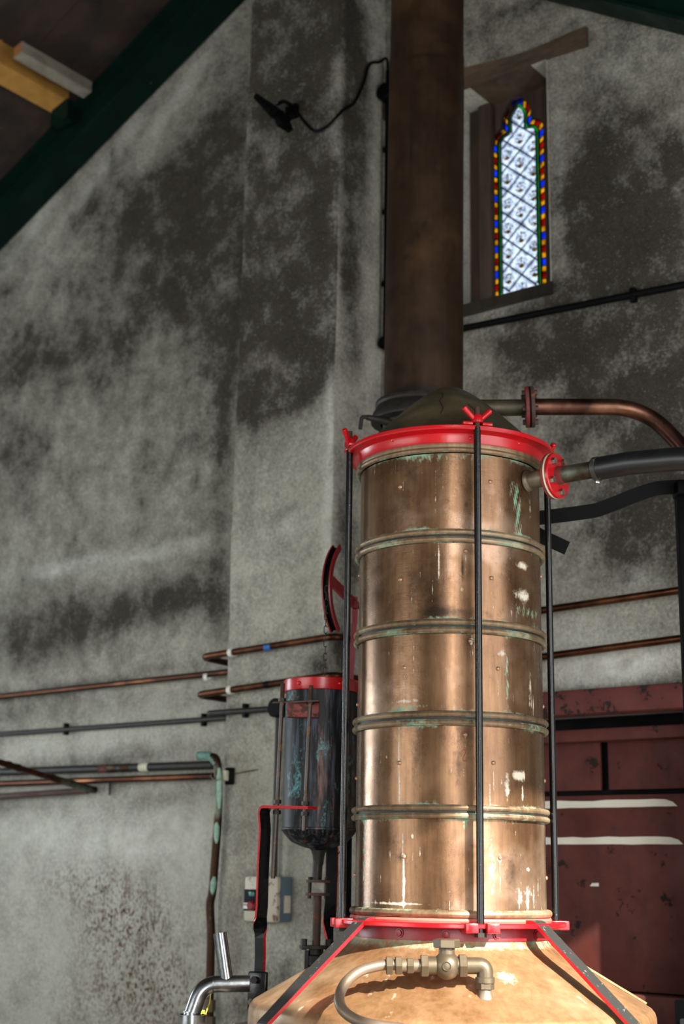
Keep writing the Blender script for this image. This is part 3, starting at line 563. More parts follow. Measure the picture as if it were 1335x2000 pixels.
# ------------------------------------------------------------------ the column
zs_ = {k: zf(k, .28) for k in (885, 1031, 1057, 1207, 1235, 1387, 1416, 1571, 1599, 1779)}
col = thing('still_column', 'tall copper distilling column of five riveted drums held by black tie rods', 'still column', CP(0, 0, zf(1813, .33)))
def shell(z0, z1, stains):
    rows = 72; mb = MB(); th = np.concatenate([np.arange(-102, 102, .5), np.arange(102, 258, 6)]); seg = len(th); zz = np.linspace(z0, z1, rows)
    T, Z = np.meshgrid(th, zz, indexing='ij'); T = T.ravel(); Z = Z.ravel()
    rr = .28 + .0012 * fnoise(T * .03, Z * 1., 21, 3)
    for i in range(len(T)): mb.v.append(tuple(CP(T[i], rr[i], Z[i])))
    for i in range(seg):
        j = (i + 1) % seg
        for k in range(rows - 1): mb.f.append((i * rows + k, j * rows + k, j * rows + k + 1, i * rows + k + 1))
    mb.m = [0] * len(mb.f); e0 = Z - z0; e1 = z1 - Z; amp = .6 + .5 * np.sin(T * .13 + z0 * 9) * np.sin(T * .041 + 2)
    pat = amp * (np.exp(-e0 / .010) + .9 * np.exp(-e1 / .012)) * .95; pale = np.zeros_like(T); gr = .35 * np.exp(-e0 / .03) + .3 * np.exp(-e1 / .04)
    for (kind, t0, zc, wt, wz, a) in stains:
        g = a * np.exp(-((T - t0) / wt) ** 2 - (np.abs(Z - zc) / wz) ** 2)
        if kind == 'g': pat += g * (.55 + .45 * np.sin(T * 2.1 + Z * 60) * np.sin(Z * 131 + T * .9))
        elif kind == 'w': pale += g
        else: gr += g
    for _ in range(46): t0 = rng.uniform(-95, 95); zc = rng.uniform(z0, z1); pale += rng.uniform(.25, .6) * np.exp(-((T - t0) / rng.uniform(.25, .7)) ** 2 - ((Z - zc) / rng.uniform(.006, .06)) ** 2)
    for _ in range(8): t0 = rng.uniform(-95, 95); gr += rng.uniform(.2, .45) * np.exp(-((T - t0) / rng.uniform(3, 9)) ** 2 - ((Z - rng.uniform(z0, z1)) / rng.uniform(.03, .1)) ** 2)
    mb.attr = {'patina': np.clip(pat, 0, 1.1), 'pale': np.clip(pale, 0, 1), 'grime': np.clip(gr, 0, 1)}; return mb
def phi_of(px, py, r=.28):
    k = ray(px, py); a = k.dot(k) - k.z ** 2; e = EYE - AX; b = 2 * (k.x * e.x + k.y * e.y); cc = e.x ** 2 + e.y ** 2 - r * r; t = (-b - math.sqrt(max(0, b * b - 4 * a * cc))) / (2 * a)
    p = EYE + k * t; v = p - AX; return math.degrees(math.atan2(v.dot(RT), v.dot(FR))), p.z
rv = []   # rivets (pixel positions on the photograph turned into angle and height)
for px, py in ((781, 951), (957, 941), (781, 1132), (959, 1129), (909, 1076), (789, 1304), (972, 1306), (918, 1252), (779, 1490), (963, 1490), (908, 1435), (788, 1673), (976, 1676)): rv.append(phi_of(px, py))
for zc in (1.60, 1.88, 2.1, 2.31, 2.5): rv += [(86, zc), (-84, zc)]
bounds = [(zs_[1031] - .004, zs_[885]), (zs_[1207] - .004, zs_[1057] + .004), (zs_[1387] - .004, zs_[1235] + .004), (zs_[1571] - .004, zs_[1416] + .004), (zs_[1779] - .006, zs_[1599] + .004)]
def st(kind, px, py, wpx, hpx, a): t, z = phi_of(px, py); return (kind, t, z, wpx / 3.25 / max(.3, math.cos(R(t))), hpx / 665, a)
extra = [[st('g', 1012, 1010, 9, 50, 1.0), st('g', 1004, 960, 12, 30, .8), st('g', 870, 895, 90, 8, .6), st('w', 850, 960, 2, 60, .6), st('k', 910, 985, 4, 8, .7), st('w', 1035, 1000, 3, 40, .5)],
         [st('w', 1020, 1105, 14, 10, .9), st('w', 1022, 1165, 20, 18, .8), st('k', 903, 1110, 3, 26, .9), st('g', 1010, 1190, 20, 16, .6), st('k', 740, 1160, 25, 30, .35), st('k', 880, 1195, 60, 10, .6), st('k', 880, 1120, 18, 18, .35), st('g', 1040, 1200, 20, 12, .8)],
         [st('g', 990, 1320, 4, 70, 1.0), st('w', 980, 1275, 10, 12, .6), st('w', 790, 1370, 30, 5, .6), st('g', 800, 1380, 40, 4, .8), st('w', 1035, 1340, 3, 40, .7), st('w', 807, 1290, 2, 60, .5)],
         [st('w', 1013, 1515, 12, 10, 1.0), st('w', 985, 1530, 40, 40, .18), st('w', 990, 1540, 5, 30, .5), st('w', 780, 1545, 2, 28, .8), st('w', 1020, 1550, 2, 20, .8), st('k', 895, 1470, 6, 60, .35), st('w', 779, 1455, 1.5, 50, .5)],  # broad pale patch right of the rod paints in a reflected highlight
         [st('w', 788, 1735, 3, 55, .9), st('w', 786, 1640, 1.5, 40, .6), st('w', 770, 1765, 60, 3, .9), st('w', 1030, 1750, 30, 25, .45), st('w', 1030, 1698, 4, 4, 1), st('g', 909, 1600, 6, 30, .8), st('g', 711, 1660, 4, 90, .8), st('w', 805, 1633, 3, 6, .9), st('w', 960, 1700, 8, 60, .4), st('w', 985, 1690, 30, 85, .2)]]  # broad pale film, painted lighter where sun and reflections catch the drum
halo = MB(); hd = None
rivet_mesh = None
for i, (z0, z1) in enumerate(bounds):
    stn = list(extra[i]); mine = [(t, z) for t, z in rv if z0 < z < z1]
    for t, z in mine: stn += [('k', t, z, 2.6, .010, .55), ('g', t, z, 2.4, .011, .75), ('w', t, z, 1.6, .008, .5), ('w', t, z - .05, .35, .05, .55), ('g', t + .3, z - .03, .5, .03, .5)]
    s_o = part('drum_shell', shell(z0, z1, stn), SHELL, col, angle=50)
    for t, z in mine:
        dirv = (CP(t, 1, 0) - CP(t, 0, 0)); loc = CP(t, .279, z)
        if rivet_mesh is None:
            rivet_mesh = part('rivet', MB().lathe([(.0068, -.002), (.0066, .0015), (.0054, .004), (.003, .0056), (.0001, .006)], Vector((0, 0, 0)), 14), RIVET, s_o, origin=(0, 0, 0))
            rivet_mesh.location = loc - ORI[s_o.name]; rivet_mesh.rotation_mode = 'QUATERNION'; rivet_mesh.rotation_quaternion = dirv.to_track_quat('Z', 'Y'); ORI[rivet_mesh.name] = loc
        else: inst('rivet', rivet_mesh, s_o, loc, dirv)
    if i == 3:   # small hand-drawn red squiggle on the fourth drum
        pts = []
        for px, py in ((901, 1470), (904, 1464), (908, 1466), (908, 1473), (904, 1478), (903, 1484), (907, 1487), (911, 1484)): t, z = phi_of(px, py); pts.append(CP(t, .2806, z))
        part('crayon_mark', MB().tube(spline(pts, 4), .0007, 6), m_plain('red_crayon', c(140, 40, 30), c(120, 30, 24), .8), s_o, 'small red hand drawn squiggle')
def bead(z, r0=.2865, rad=.0095, grime=.25, pat=.35):
    seg = 160; pr = [(r0 + rad * math.cos(a), z + rad * math.sin(a)) for a in np.linspace(0, 2 * PI, 13)]; mb = MB().lathe(pr, AX, seg)
    n = len(mb.v); a = np.array([math.atan2(v[1] - AX.y, v[0] - AX.x) for v in mb.v]); zz = np.array([v[2] for v in mb.v]); ph = rng.uniform(0, 6, 4)
    k = .5 + .5 * np.sin(a * 7 + ph[0]) * np.sin(a * 2.3 + ph[1])
    mb.attr = {'patina': np.clip(pat * k + .25 * (np.abs(zz - z) > rad * .6), 0, 1), 'pale': np.clip(.3 * (1 - k) * rng.uniform(.6, 1.2), 0, 1), 'grime': np.full(n, grime)}; return mb
for (a, b) in ((1031, 1057), (1207, 1235), (1387, 1416), (1571, 1599)):
    za, zb = zf(a, .295), zf(b, .295); rd = (za - zb) * .22
    part('joint_bead', bead(za - rd, rad=rd), BEAD, col, angle=60); part('joint_bead', bead(zb + rd, rad=rd, pat=.55), BEAD, col, angle=60)
    part('joint_gasket', MB().lathe([(.276, zb + rd), (.2875, zb + rd * 1.5), (.2895, (za + zb) / 2), (.2875, za - rd * 1.5), (.276, za - rd)], AX, 128), IRON, col)
zt = zf(877, .29); part('top_bead', bead(zt, rad=.0085, pat=.3), BEAD, col, angle=60)
part('top_gasket', MB().lathe([(.27, zt + .004), (.291, zt + .006), (.2935, zt + .012), (.292, zt + .020), (.27, zt + .022)], AX, 128), BEAD, col)
zbB = zf(1786, .293); part('base_bead', bead(zbB, r0=.285, rad=.0115, pat=.4, grime=.1), BEAD, col, angle=60)
zq = zf(1799, .292); part('base_gasket', MB().lathe([(.26, zq - .006), (.293, zq - .006), (.295, zq), (.292, zq + .006), (.26, zq + .006)], AX, 128), REDPALE, col)
# top clamping ring and its pads
zl, zh = zf(867, .291), zf(829, .325)
rod_phi = [14.7, 104.7, -165.3, -75.3]; RR = .322
ring = part('clamp_ring', MB().lathe([(.27, zl), (.2895, zl), (.2935, zl + .004), (.2945, zh - .028), (.299, zh - .019), (.309, zh - .015), (.326, zh - .0135), (.3285, zh - .010), (.3285, zh - .002), (.326, zh), (.27, zh)], AX, 160), RED, col, 'glossy red clamping ring', angle=30)
red_rivet = rivet_mesh.data.copy(); red_rivet.materials[0] = RED
for px, py in ((768, 859), (918, 856), (1012, 866), (708, 879)): t, z = phi_of(px, py, .294); inst('rivet', rivet_mesh, ring, CP(t, .294, z), CP(t, 1, 0) - CP(t, 0, 0)).data = red_rivet
def rotphi(phi, lean=0):   # local x tangential, y radial outwards, z up
    y = (CP(phi, 1, 0) - CP(phi, 0, 0)); x = Vector((y.y, -y.x, 0)); return Matrix((x, y, Vector((0, 0, 1)))).transposed()
zpl = zf(1804, .336); PT = .0125
bp = MB().lathe([(.255, zpl - PT), (.334, zpl - PT), (.336, zpl - PT + .002), (.336, zpl - .002), (.334, zpl), (.255, zpl)], AX, 160)
plate = part('base_plate', bp, RED, col, 'red flat base ring with slotted lugs', angle=30)
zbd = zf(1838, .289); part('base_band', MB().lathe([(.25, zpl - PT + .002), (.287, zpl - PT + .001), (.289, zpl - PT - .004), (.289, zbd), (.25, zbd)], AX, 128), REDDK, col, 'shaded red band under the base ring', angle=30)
bolt = MB().lathe([(.0125, 0), (.0125, .004), (.0095, .004)], Vector((0, 0, 0)), 18); bolt.lathe([(.0095, .004), (.009, .008), (.0001, .009)], Vector((0, 0, 0)), 6)
bmesh_src = None
for px in (780, 870, 970, 1046):
    t, z = phi_of(px, 1826, .289); dv = CP(t, 1, 0) - CP(t, 0, 0); loc = CP(t, .2885, (zpl - PT + zbd) / 2)
    if bmesh_src is None:
        bmesh_src = part('band_bolt', bolt, REDDK, col, origin=(0, 0, 0)); bmesh_src.location = loc - ORI[col.name]; bmesh_src.rotation_mode = 'QUATERNION'; bmesh_src.rotation_quaternion = dv.to_track_quat('Z', 'Y'); ORI[bmesh_src.name] = loc
    else: inst('band_bolt', bmesh_src, col, loc, dv)
ztop = zf(793, .322)
for k, ph in enumerate(rod_phi):
    rt = rotphi(ph)
    for sd in (-1, 1):
        part('lug', MB().box(CP(ph, .318, zpl - .011) + rt @ Vector((sd * .030, 0, 0)), (.036, .062, .026), rt, bevel=.003), RED, plate, angle=30)
        part('pad', MB().box(CP(ph, .317, zh + .0045) + rt @ Vector((sd * .030, 0, 0)), (.030, .032, .009), rt, bevel=.002), RED, ring, angle=30)
    rod = part('tie_rod', MB().cyl(CP(ph, RR, zpl - .034), CP(ph, RR, zh - .004), .0105, seg=20, bev=.001), BLACK, col, 'black painted tie rod')
    part('thread', MB().tube([CP(ph, RR, zh - .004 + q * .0013) for q in range(48)], [.0082 if q % 2 else .0072 for q in range(48)], 14), RUST, rod, 'rusty threaded rod end')
    wn = MB(); z0 = zh + .012; ctr = CP(ph, RR, z0); ax = Quaternion((0, 0, 1), R([25, -60, 10, 70][k])) @ RT
    wn.lathe([(.006, -.004), (.017, -.004), (.0175, .004), (.015, .016), (.011, .021), (.006, .021)], ctr, 20)
    for sd in (-1, 1):
        a = ctr + ax * (sd * .008) + Vector((0, 0, .006)); b = ctr + ax * (sd * .044) + Vector((0, 0, .040)); wn.tube([a, a.lerp(b, .5), a.lerp(b, .95), b], [.0088, .0085, .0092, .007], 12)
    part('wing_nut', wn, RED, rod, 'red wing nut')
    part('bottom_nut', MB().lathe([(.008, -.022), (.0165, -.022), (.0165, -.010), (.008, -.010)], CP(ph, RR, zpl - .013), 6), IRON, rod, angle=20)
# domed head
zap = Y(864, 757, AX.y).z; hD = zap - zh
prof = []
for t in np.linspace(0, 1, 22):
    r_ = .292 * (1 - t); s_ = (1 - t); hgt = 1 - (math.sqrt(s_ * s_ + .09) - math.sqrt(.09)) / (math.sqrt(1.09) - math.sqrt(.09)); prof.append((max(r_, .0002), zh - .002 + hD * hgt))
head = part('domed_head', MB().lathe(prof, AX, 128), DULL, col, 'dull brown conical lid', angle=60)
def dome_pt(ph, r_):
    for (ra, za_), (rb_, zb_) in zip(prof[:-1], prof[1:]):
        if rb_ <= r_ <= ra: return CP(ph, r_, zb_ + (za_ - zb_) * (r_ - rb_) / (ra - rb_) + .0004)
    return CP(ph, r_, prof[0][1])
for trail in ([(-14, .10), (-9, .13), (-11, .155), (-6, .19), (-7, .22)], [(20, .17), (23, .20), (22, .23)]): part('drip_line', MB().tube(spline([dome_pt(a, b) for a, b in trail], 4), .0016, 6), IRON, head, 'dark drip line')
# ------------------------------------------------------------------ pot
pot_prof = [(.283, zbd + .004), (.286, zbd - .008), (.292, zbd - .018), (.310, zbd - .034), (.340, zbd - .053), (.380, zbd - .075), (.430, zbd - .103), (.480, zbd - .132), (.525, zbd - .157), (.556, zbd - .175)]
zr = zbd - .175
pot_prof += [(.570, zr - .008), (.578, zr - .018), (.582, zr - .032), (.583, zr - .06), (.583, .30), (.52, .18), (.52, .02)]
def pot_z(r_):
    for (r0, z0), (r1, z1) in zip(pot_prof[:10], pot_prof[1:11]):
        if r0 <= r_ <= r1: return z0 + (z1 - z0) * (r_ - r0) / (r1 - r0)
    return pot_prof[0][1] if r_ < .29 else zr - .03
def pot_hit(px, py):
    k = ray(px, py); t = 3.2
    while t < 4.6:
        p = EYE + k * t; r_ = math.hypot(p.x - AX.x, p.y - AX.y)
        if r_ < .58 and p.z <= pot_z(r_): return p
        t += .002
    return EYE + k * 4
pot = thing('still_pot', 'broad shouldered copper still pot under the riveted column', 'still pot', CP(0, 0, 0))
fine_prof = []
for a, b in zip(pot_prof[:-1], pot_prof[1:]):
    for q in range(3): fine_prof.append((a[0] + (b[0] - a[0]) * q / 3, a[1] + (b[1] - a[1]) * q / 3))
fine_prof.append(pot_prof[-1])
sh = MB().lathe(fine_prof[:30], AX, 420); V = np.array(sh.v); vr = np.hypot(V[:, 0] - AX.x, V[:, 1] - AX.y); va2 = np.degrees(np.arctan2((V[:, :2] - [AX.x, AX.y]) @ [RT.x, RT.y], (V[:, :2] - [AX.x, AX.y]) @ [FR.x, FR.y]))
p_pat = .5 * np.exp(-((vr - .29) / .014) ** 2) + .55 * np.exp(-((vr - .583) / .012) ** 2) * (V[:, 2] < zr - .004); p_pal = np.zeros(len(V)); p_gr = .3 * np.exp(-((vr - .30) / .03) ** 2)
for _ in range(34): t0 = rng.uniform(-90, 90); r0 = rng.uniform(.33, .56); p_pal += rng.uniform(.25, .6) * np.exp(-((va2 - t0) / rng.uniform(.5, 1.4)) ** 2 - ((vr - r0) / rng.uniform(.015, .07)) ** 2)
for _ in range(16): t0 = rng.uniform(-90, 90); r0 = rng.uniform(.33, .56); p_gr += rng.uniform(.15, .35) * np.exp(-((va2 - t0) / rng.uniform(3, 9)) ** 2 - ((vr - r0) / rng.uniform(.02, .06)) ** 2)
p_pal += .8 * np.exp(-((va2 - 22) / 5) ** 2 - ((vr - .40) / .03) ** 2)
sh.attr = {'patina': np.clip(p_pat, 0, 1), 'pale': np.clip(p_pal, 0, 1), 'grime': np.clip(p_gr, 0, 1)}
part('shoulder', sh, POT, pot, angle=60); part('body', MB().lathe(fine_prof[29:], AX, 128), POT2, pot, angle=60)
seam = MB()
for ph in (96,): seam.bar([CP(ph, r_ + .002, pot_z(r_) + .004) for r_ in np.linspace(.30, .565, 12)], [rotphi(ph) @ Vector((1, 0, 0))] * 12, .03, .006)
part('lap_seam', seam, POT, pot)
# straps from base plate to pot rim
def strap(ph, label):
    t = thing('strap_brace', label, 'brace', CP(ph, .56, zr + .01), 'strap braces on the pot shoulder')
    a = CP(ph, .318, zpl + .004); b = CP(ph, .645, zr - .042); e = (b - a)
    P = [CP(ph, .285, zpl + .004), a] + [a.lerp(b, q) for q in (.1, .5, .9, 1)] + [b + Vector((0, 0, -.045))]; P = bend(P, .01, 3)
    mb = MB().bar(P, [rotphi(ph) @ Vector((1, 0, 0))] * len(P), .048, .010, 0, 1); part('flat_bar', mb, [STRAPB, RED], t, 'worn black bar with red edges', flat=True); return t
strap(-50, 'red edged black flat strap sloping down the left of the pot'); strap(50, 'red edged black flat strap sloping down the right of the pot')
# masonry seat round the pot: separate pale stones
base = thing('stone_setting', 'pale stone setting built around the foot of the copper pot', 'masonry', CP(0, 0, 0))
part('core', MB().lathe([(.60, .0), (.70, .0), (.70, zr - .16), (.60, zr - .16)], AX, 64), STONE, base)
for k in range(22):
    ph = -180 + k * 360 / 22; rt = rotphi(ph); hgt = random.uniform(.05, .075)
    part('coping_stone', MB().box(CP(ph, .655, zr - .16 + hgt / 2), (.165 + random.uniform(-.02, .01), .10 + random.uniform(-.01, .012), hgt), rt @ Matrix.Rotation(random.uniform(-.06, .06), 3, 'Z'), bevel=.012), STONE, base)

# ------------------------------------------------------------------ valve and looped tube on the pot
foot = pot_hit(947, 1944); yv = foot.y
vt = thing('globe_valve_tube', 'weathered brass globe valve with looped copper tube lying on the pot shoulder', 'valve', foot)
pe = Y(945, 1886, yv); pv = Y(872, 1886, yv); pc = Y(762, 1884, yv); ex = (pv - pe).normalized()
def hexn(a, b, r_): return MB().lathe([(r_ * .9, 0), (r_, .002), (r_, (Vector(b) - Vector(a)).length - .002), (r_ * .9, (Vector(b) - Vector(a)).length)], a, 6, 0, Vector(b) - Vector(a), True)
part('boss', MB().cyl(foot + Vector((0, 0, -.01)), foot + Vector((0, 0, .014)), .021, .017, 24), LOOPC, vt)
part('hex_nut', hexn(foot + Vector((0, 0, .014)), foot + Vector((0, 0, .038)), .024), BRASS, vt, angle=20)
el = bend([foot + Vector((0, 0, .036)), Vector((foot.x, yv, pe.z)), pe + ex * .045], .022, 8); part('elbow', MB().tube(el, .0215, 20), BRASS, vt)
part('elbow_collar', MB().cyl(Vector((foot.x, yv, pe.z - .028)), Vector((foot.x, yv, pe.z - .044)), .0255, seg=24, bev=.002), BRASS, vt)
part('union_nut', hexn(pe + ex * .045, pe + ex * .066, .031), BRASS, vt, angle=20)
vb = MB().ball(pv, .036, 28, (1, 1, 1)); vb.cyl(pv + ex * -.05, pv + ex * .052, .023, seg=24); vb.cyl(pv, pv + Vector((0, 0, .046)), .021, seg=24, bev=.003); part('valve_body', vb, BRASS, vt)
part('bonnet_nut', hexn(pv + Vector((0, 0, .044)), pv + Vector((0, 0, .066)), .035), BRASS, vt, angle=20)
t0 = pv + FR * .036; part('cast_mark', MB().lathe([(.009, .0), (.0105, .0015), (.012, 0)], t0 - FR * .001, 20, 0, FR), BRASS, vt)
part('union_nut', hexn(pv + ex * .048, pv + ex * .068, .030), BRASS, vt, angle=20)
part('connector', MB().cyl(pv + ex * .066, pv + ex * .125, .0165, seg=20), LOOPC, vt)
part('compression_nut', hexn(pv + ex * .086, pv + ex * .104, .021), BRASS, vt, angle=20)
part('compression_nut', hexn(pv + ex * .116, pv + ex * .134, .025), BRASS, vt, angle=20); part('compression_nut', hexn(pv + ex * .140, pv + ex * .158, .025), BRASS, vt, angle=20)
LP = [pv + ex * .12, pc, Y(735, 1887, yv - .005), Y(700, 1898, yv - .02), Y(672, 1923, yv - .05), Y(662, 1952, yv - .085), Y(672, 1976, yv - .115), Y(700, 1994, yv - .135), Y(740, 2004, yv - .15), Y(790, 2011, yv - .155), Y(840, 2030, yv - .16)]
part('looped_tube', MB().tube(spline(LP, 6), .0135, 16), LOOPC, vt)

# ------------------------------------------------------------------ flue and dome-side pipework
FY = 5.2
fb = Y(826, 792, FY); ft = Y(835, -60, FY); fa = Vector((fb.x, FY, 0)); fr_ = (Y(903, 750, FY) - Y(750, 750, FY)).length / 2
flue = thing('flue_pipe', 'wide dark brown copper flue rising behind the column to the roof', 'flue', fa)
lean = (ft - fb) / (ft.z - fb.z)
def flz(z): return Vector((fb.x, FY, 0)) + Vector((lean.x, 0, 0)) * (z - fb.z) + Vector((0, 0, z))
def flue_mesh(z0, z1, r_):
    seg, rows = 120, 90; mb = MB(); zz = np.linspace(z0, z1, rows)
    for i in range(seg):
        a = 2 * PI * i / seg
        for z in zz: mb.v.append(tuple(flz(z) + Vector((r_ * math.cos(a), r_ * math.sin(a), 0))))
    for i in range(seg):
        j = (i + 1) % seg
        for k in range(rows - 1): mb.f.append((i * rows + k, j * rows + k, j * rows + k + 1, i * rows + k + 1))
    mb.m = [0] * len(mb.f); V = np.array(mb.v); n = len(V); gr = np.zeros(n); pl = np.zeros(n)
    def s_(px, py, wx, hz, a, arr, ang=0):
        p = Y(px, py, FY - r_ * .95); u = (V[:, 0] - p.x); v = V[:, 2] - p.z; u2 = u * math.cos(ang) + v * math.sin(ang); v2 = -u * math.sin(ang) + v * math.cos(ang)
        arr += a * np.exp(-(u2 / wx) ** 2 - (v2 / hz) ** 2) * (V[:, 1] < FY)
    for x, y, wx, hz, a in ((803, 280, .008, .14, .9), (815, 215, .035, .008, .8), (835, 110, .16, .012, .9), (840, 765, .16, .03, .9), (800, 760, .05, .02, .9), (790, 500, .012, .006, .8)): s_(x, y, wx, hz, a, gr)
    for x, y in ((830, 436), (820, 448), (815, 460), (800, 478), (795, 498)): s_(x, y, .035, .005, .9, gr, .45)
    s_(835, 452, .03, .002, .45, pl, .4)
    mb.attr = {'patina': np.zeros(n), 'pale': np.clip(pl, 0, 1), 'grime': np.clip(gr, 0, 1)}; return mb
zjo = Y(835, 118, FY).z
part('upper_length', flue_mesh(zjo - .03, 6.9, fr_ - .001), FLUE, flue, angle=60); part('lower_length', flue_mesh(fb.z - .02, zjo, fr_ + .0015), FLUE, flue, angle=60)
sk = fb.z - .01
q = MB().lathe([(fr_, sk + .02), (fr_ + .007, sk + .016), (fr_ + .009, sk + .004), (fr_ + .004, sk - .004), (fr_ + .018, sk - .03), (fr_ + .026, sk - .058), (fr_ + .024, sk - .066), (.14, sk - .07)], flz(0) * 1, 96); part('flared_skirt', q, IRON, flue)
part('riser', MB().lathe([(.13, 0), (.13, sk - .06)], flz(0), 64), DULL, flue)
hp0 = Y(752, 822, FY - .13); hp1 = Y(716, 815, FY - .16)
part('damper_spindle', MB().tube([hp0 + Vector((.06, .1, .0)), hp0, hp1], [.016, .016, .010], 14), IRON, flue); part('damper_handle', MB().tube(bend([hp1, Y(706, 814, FY - .17), Y(703, 838, FY - .17)], .012), .0075, 12), IRON, flue)
# vapour pipe out of the dome
VY = AX.y + .10; va = Y(905, 797, VY); vm = Y(1034, 795, VY)
vp = thing('vapour_pipe', 'brown copper vapour pipe leaving the dome to the right and bending down', 'pipe', va)
pr = .0275
part('stub', MB().tube([Y(895, 797, VY), Y(1024, 796, VY)], pr, 24), DULL, vp)
def flange_pair(parent, ctr, ax_, r_, th, gap, mats_, nb, bolt_r, bmat, off=0, gmat=None, one=False):
    ax_ = Vector(ax_).normalized(); u = ax_.orthogonal().normalized(); v = ax_.cross(u)
    for sd, mm in zip((-1, 1), mats_): c0 = ctr + ax_ * (sd * gap / 2); part('flange', MB().cyl(c0, c0 + ax_ * (sd * th), r_, seg=48, bev=.002), mm, parent, angle=30)
    if gap > 0 and gmat: part('gasket', MB().cyl(ctr - ax_ * gap / 2, ctr + ax_ * gap / 2, r_ * 1.0, seg=48), gmat, parent, angle=30)
    src = None
    for k in range(nb):
        a = 2 * PI * (k + off) / nb; p = ctr + (u * math.cos(a) + v * math.sin(a)) * (r_ * .74)
        for sd in ((1,) if one else (-1, 1)):
            b0 = p + ax_ * (sd * (gap / 2 + th)); h = bolt_r * 1.1
            if src is None: src = part('bolt', MB().cyl((0, 0, 0), (0, 0, h), bolt_r, bolt_r * .97, 6), bmat, parent, origin=(0, 0, 0), angle=20); src.location = b0 - ORI[parent.name]; src.rotation_mode = 'QUATERNION'; src.rotation_quaternion = (ax_ * sd).to_track_quat('Z', 'Y'); ORI[src.name] = b0
            else: inst('bolt', src, parent, b0, ax_ * sd)
vax = (Y(1034, 795, VY) - Y(905, 797, VY)).normalized() + FR * .10
flange_pair(vp, vm, vax, .068, .013, .004, (RUSTRED, RUST), 5, .0095, RUST, .2, BLACKM)
VP_ = bend([vm + vax.normalized() * .012, Y(1255, 795, VY), Y(1345, 885, VY - .05), Y(1400, 990, VY - .08)], .13, 10); part('swept_pipe', MB().tube(VP_, pr, 24), m_copper('bare_vapour_copper', c(60, 40, 34), c(116, 80, 64), c(142, 104, 84), rough=.35, patina=False, streak=.3), vp)
# outlet with red flange and black hose
PH = 57; zo = phi_of(1018, 935)[1]; rd = CP(PH, 1, 0) - CP(PH, 0, 0)
ho = thing('outlet_hose', 'black rubber hose clamped to a red flanged copper outlet on the column', 'hose', CP(PH, .3, zo))
part('spigot', MB().cyl(CP(PH, .272, zo), CP(PH, .368, zo), .0265, seg=28), BRASS, ho); part('spigot_collar', MB().lathe([(.025, 0), (.034, .001), (.031, .010), (.026, .014)], CP(PH, .281, zo), 28, 0, rd), BRASS, ho)
flange_pair(ho, CP(PH, .374, zo), rd, .069, .011, .005, (RUSTRED, RED), 5, .0105, ZINC, .35, PALEG, one=True)
part('tail_pipe', MB().cyl(CP(PH, .38, zo), CP(PH, .545, zo), .0255, seg=28), OLDPIPE, ho); part('paint_splash', MB().cyl(CP(PH, .386, zo), CP(PH, .408, zo), .0285, .0262, 28), RUSTRED, ho)
part('hose_clamp', MB().lathe([(.031, 0), (.0365, .001), (.0365, .014), (.031, .015)], CP(PH, .508, zo), 32, 0, rd), STRAPB, ho); part('clamp_screw', MB().box(CP(PH, .515, zo - .040), (.012, .010, .010), None, bevel=.002), ZINC, ho)
part('hose', MB().tube([CP(PH, .502, zo), CP(PH, .52, zo), CP(PH, .62, zo + .0), CP(PH, .77, zo - .012), CP(PH, 1.0, zo - .045)], [.0305, .0345, .0345, .0345, .0345], 32), RUBBER, ho)
# black bent strap, stub bar and the post carrying it
BY = 4.50
bs = thing('support_post', 'black iron post at the right edge carrying a bent strap to the column', 'post', Vector((Y(1345, 1700, BY).x, BY, 0)))
SP = [Y(x, y, BY) for x, y in ((1040, 1013), (1150, 999), (1185, 989), (1260, 960), (1300, 952), (1352, 951))]
part('bent_strap', MB().bar(spline(SP, 5), [(0, 0, 1)] * 26, .046, .010), BLACKM, bs, flat=True)
px_ = Y(1357, 1500, BY).x; part('upright', MB().box(Vector((px_, BY, 1.42)), (.05, .05, 2.84), bevel=.004), BLACKM, bs); part('cap', MB().box(Vector((px_ + .005, BY - .01, Y(1335, 958, BY).z)), (.07, .08, .05), bevel=.006), BLACKM, bs)
sb = MB().bar([Y(1035, 1036, 4.62), Y(1062, 1050, 4.62), Y(1107, 1071, 4.62)], [(0, 0, 1)] * 3, .045, .012); tag(part('stub_bar', sb, BLACKM, flat=True), 'short black flat bar sticking out behind the right tie rod', 'bar')

# ------------------------------------------------------------------ tank with gauge rods, lever and chain
TY = 4.82
tc = Y(629, 1341, TY); tbm = Y(622, 1620, TY); tr = (Y(702, 1341, TY) - Y(557, 1341, TY)).length / 2; tx = (tc.x + tbm.x) / 2
TC = Vector((tx, TY, 0)); tz1 = Y(629, 1331, TY).z; tz0 = tbm.z
tk = thing('pressure_tank', 'blackened copper cylinder with a glossy red top band left of the column', 'tank', TC + Vector((0, 0, tz0)))
part('tank_body', MB().lathe([(.001, tz1 - .02), (tr - .006, tz1 - .02), (tr - .004, tz1 - .03), (tr - .004, tz0 + .004), (tr, tz0 + .002), (tr, tz0 - .003), (tr - .004, tz0 - .006), (tr - .008, tz0 - .014), (tr * .72, tz0 - .042), (tr * .45, tz0 - .056), (.03, tz0 - .063), (.018, tz0 - .075)], TC, 64), TANK, tk, angle=35)
rb = part('red_band', MB().lathe([(tr - .004, tz1 - .040), (tr + .002, tz1 - .040), (tr + .003, tz1 - .038), (tr + .003, tz1 - .002), (tr + .001, tz1), (tr - .008, tz1), (tr - .008, tz1 - .03)], TC, 80), RED, tk, 'glossy red band', angle=30)
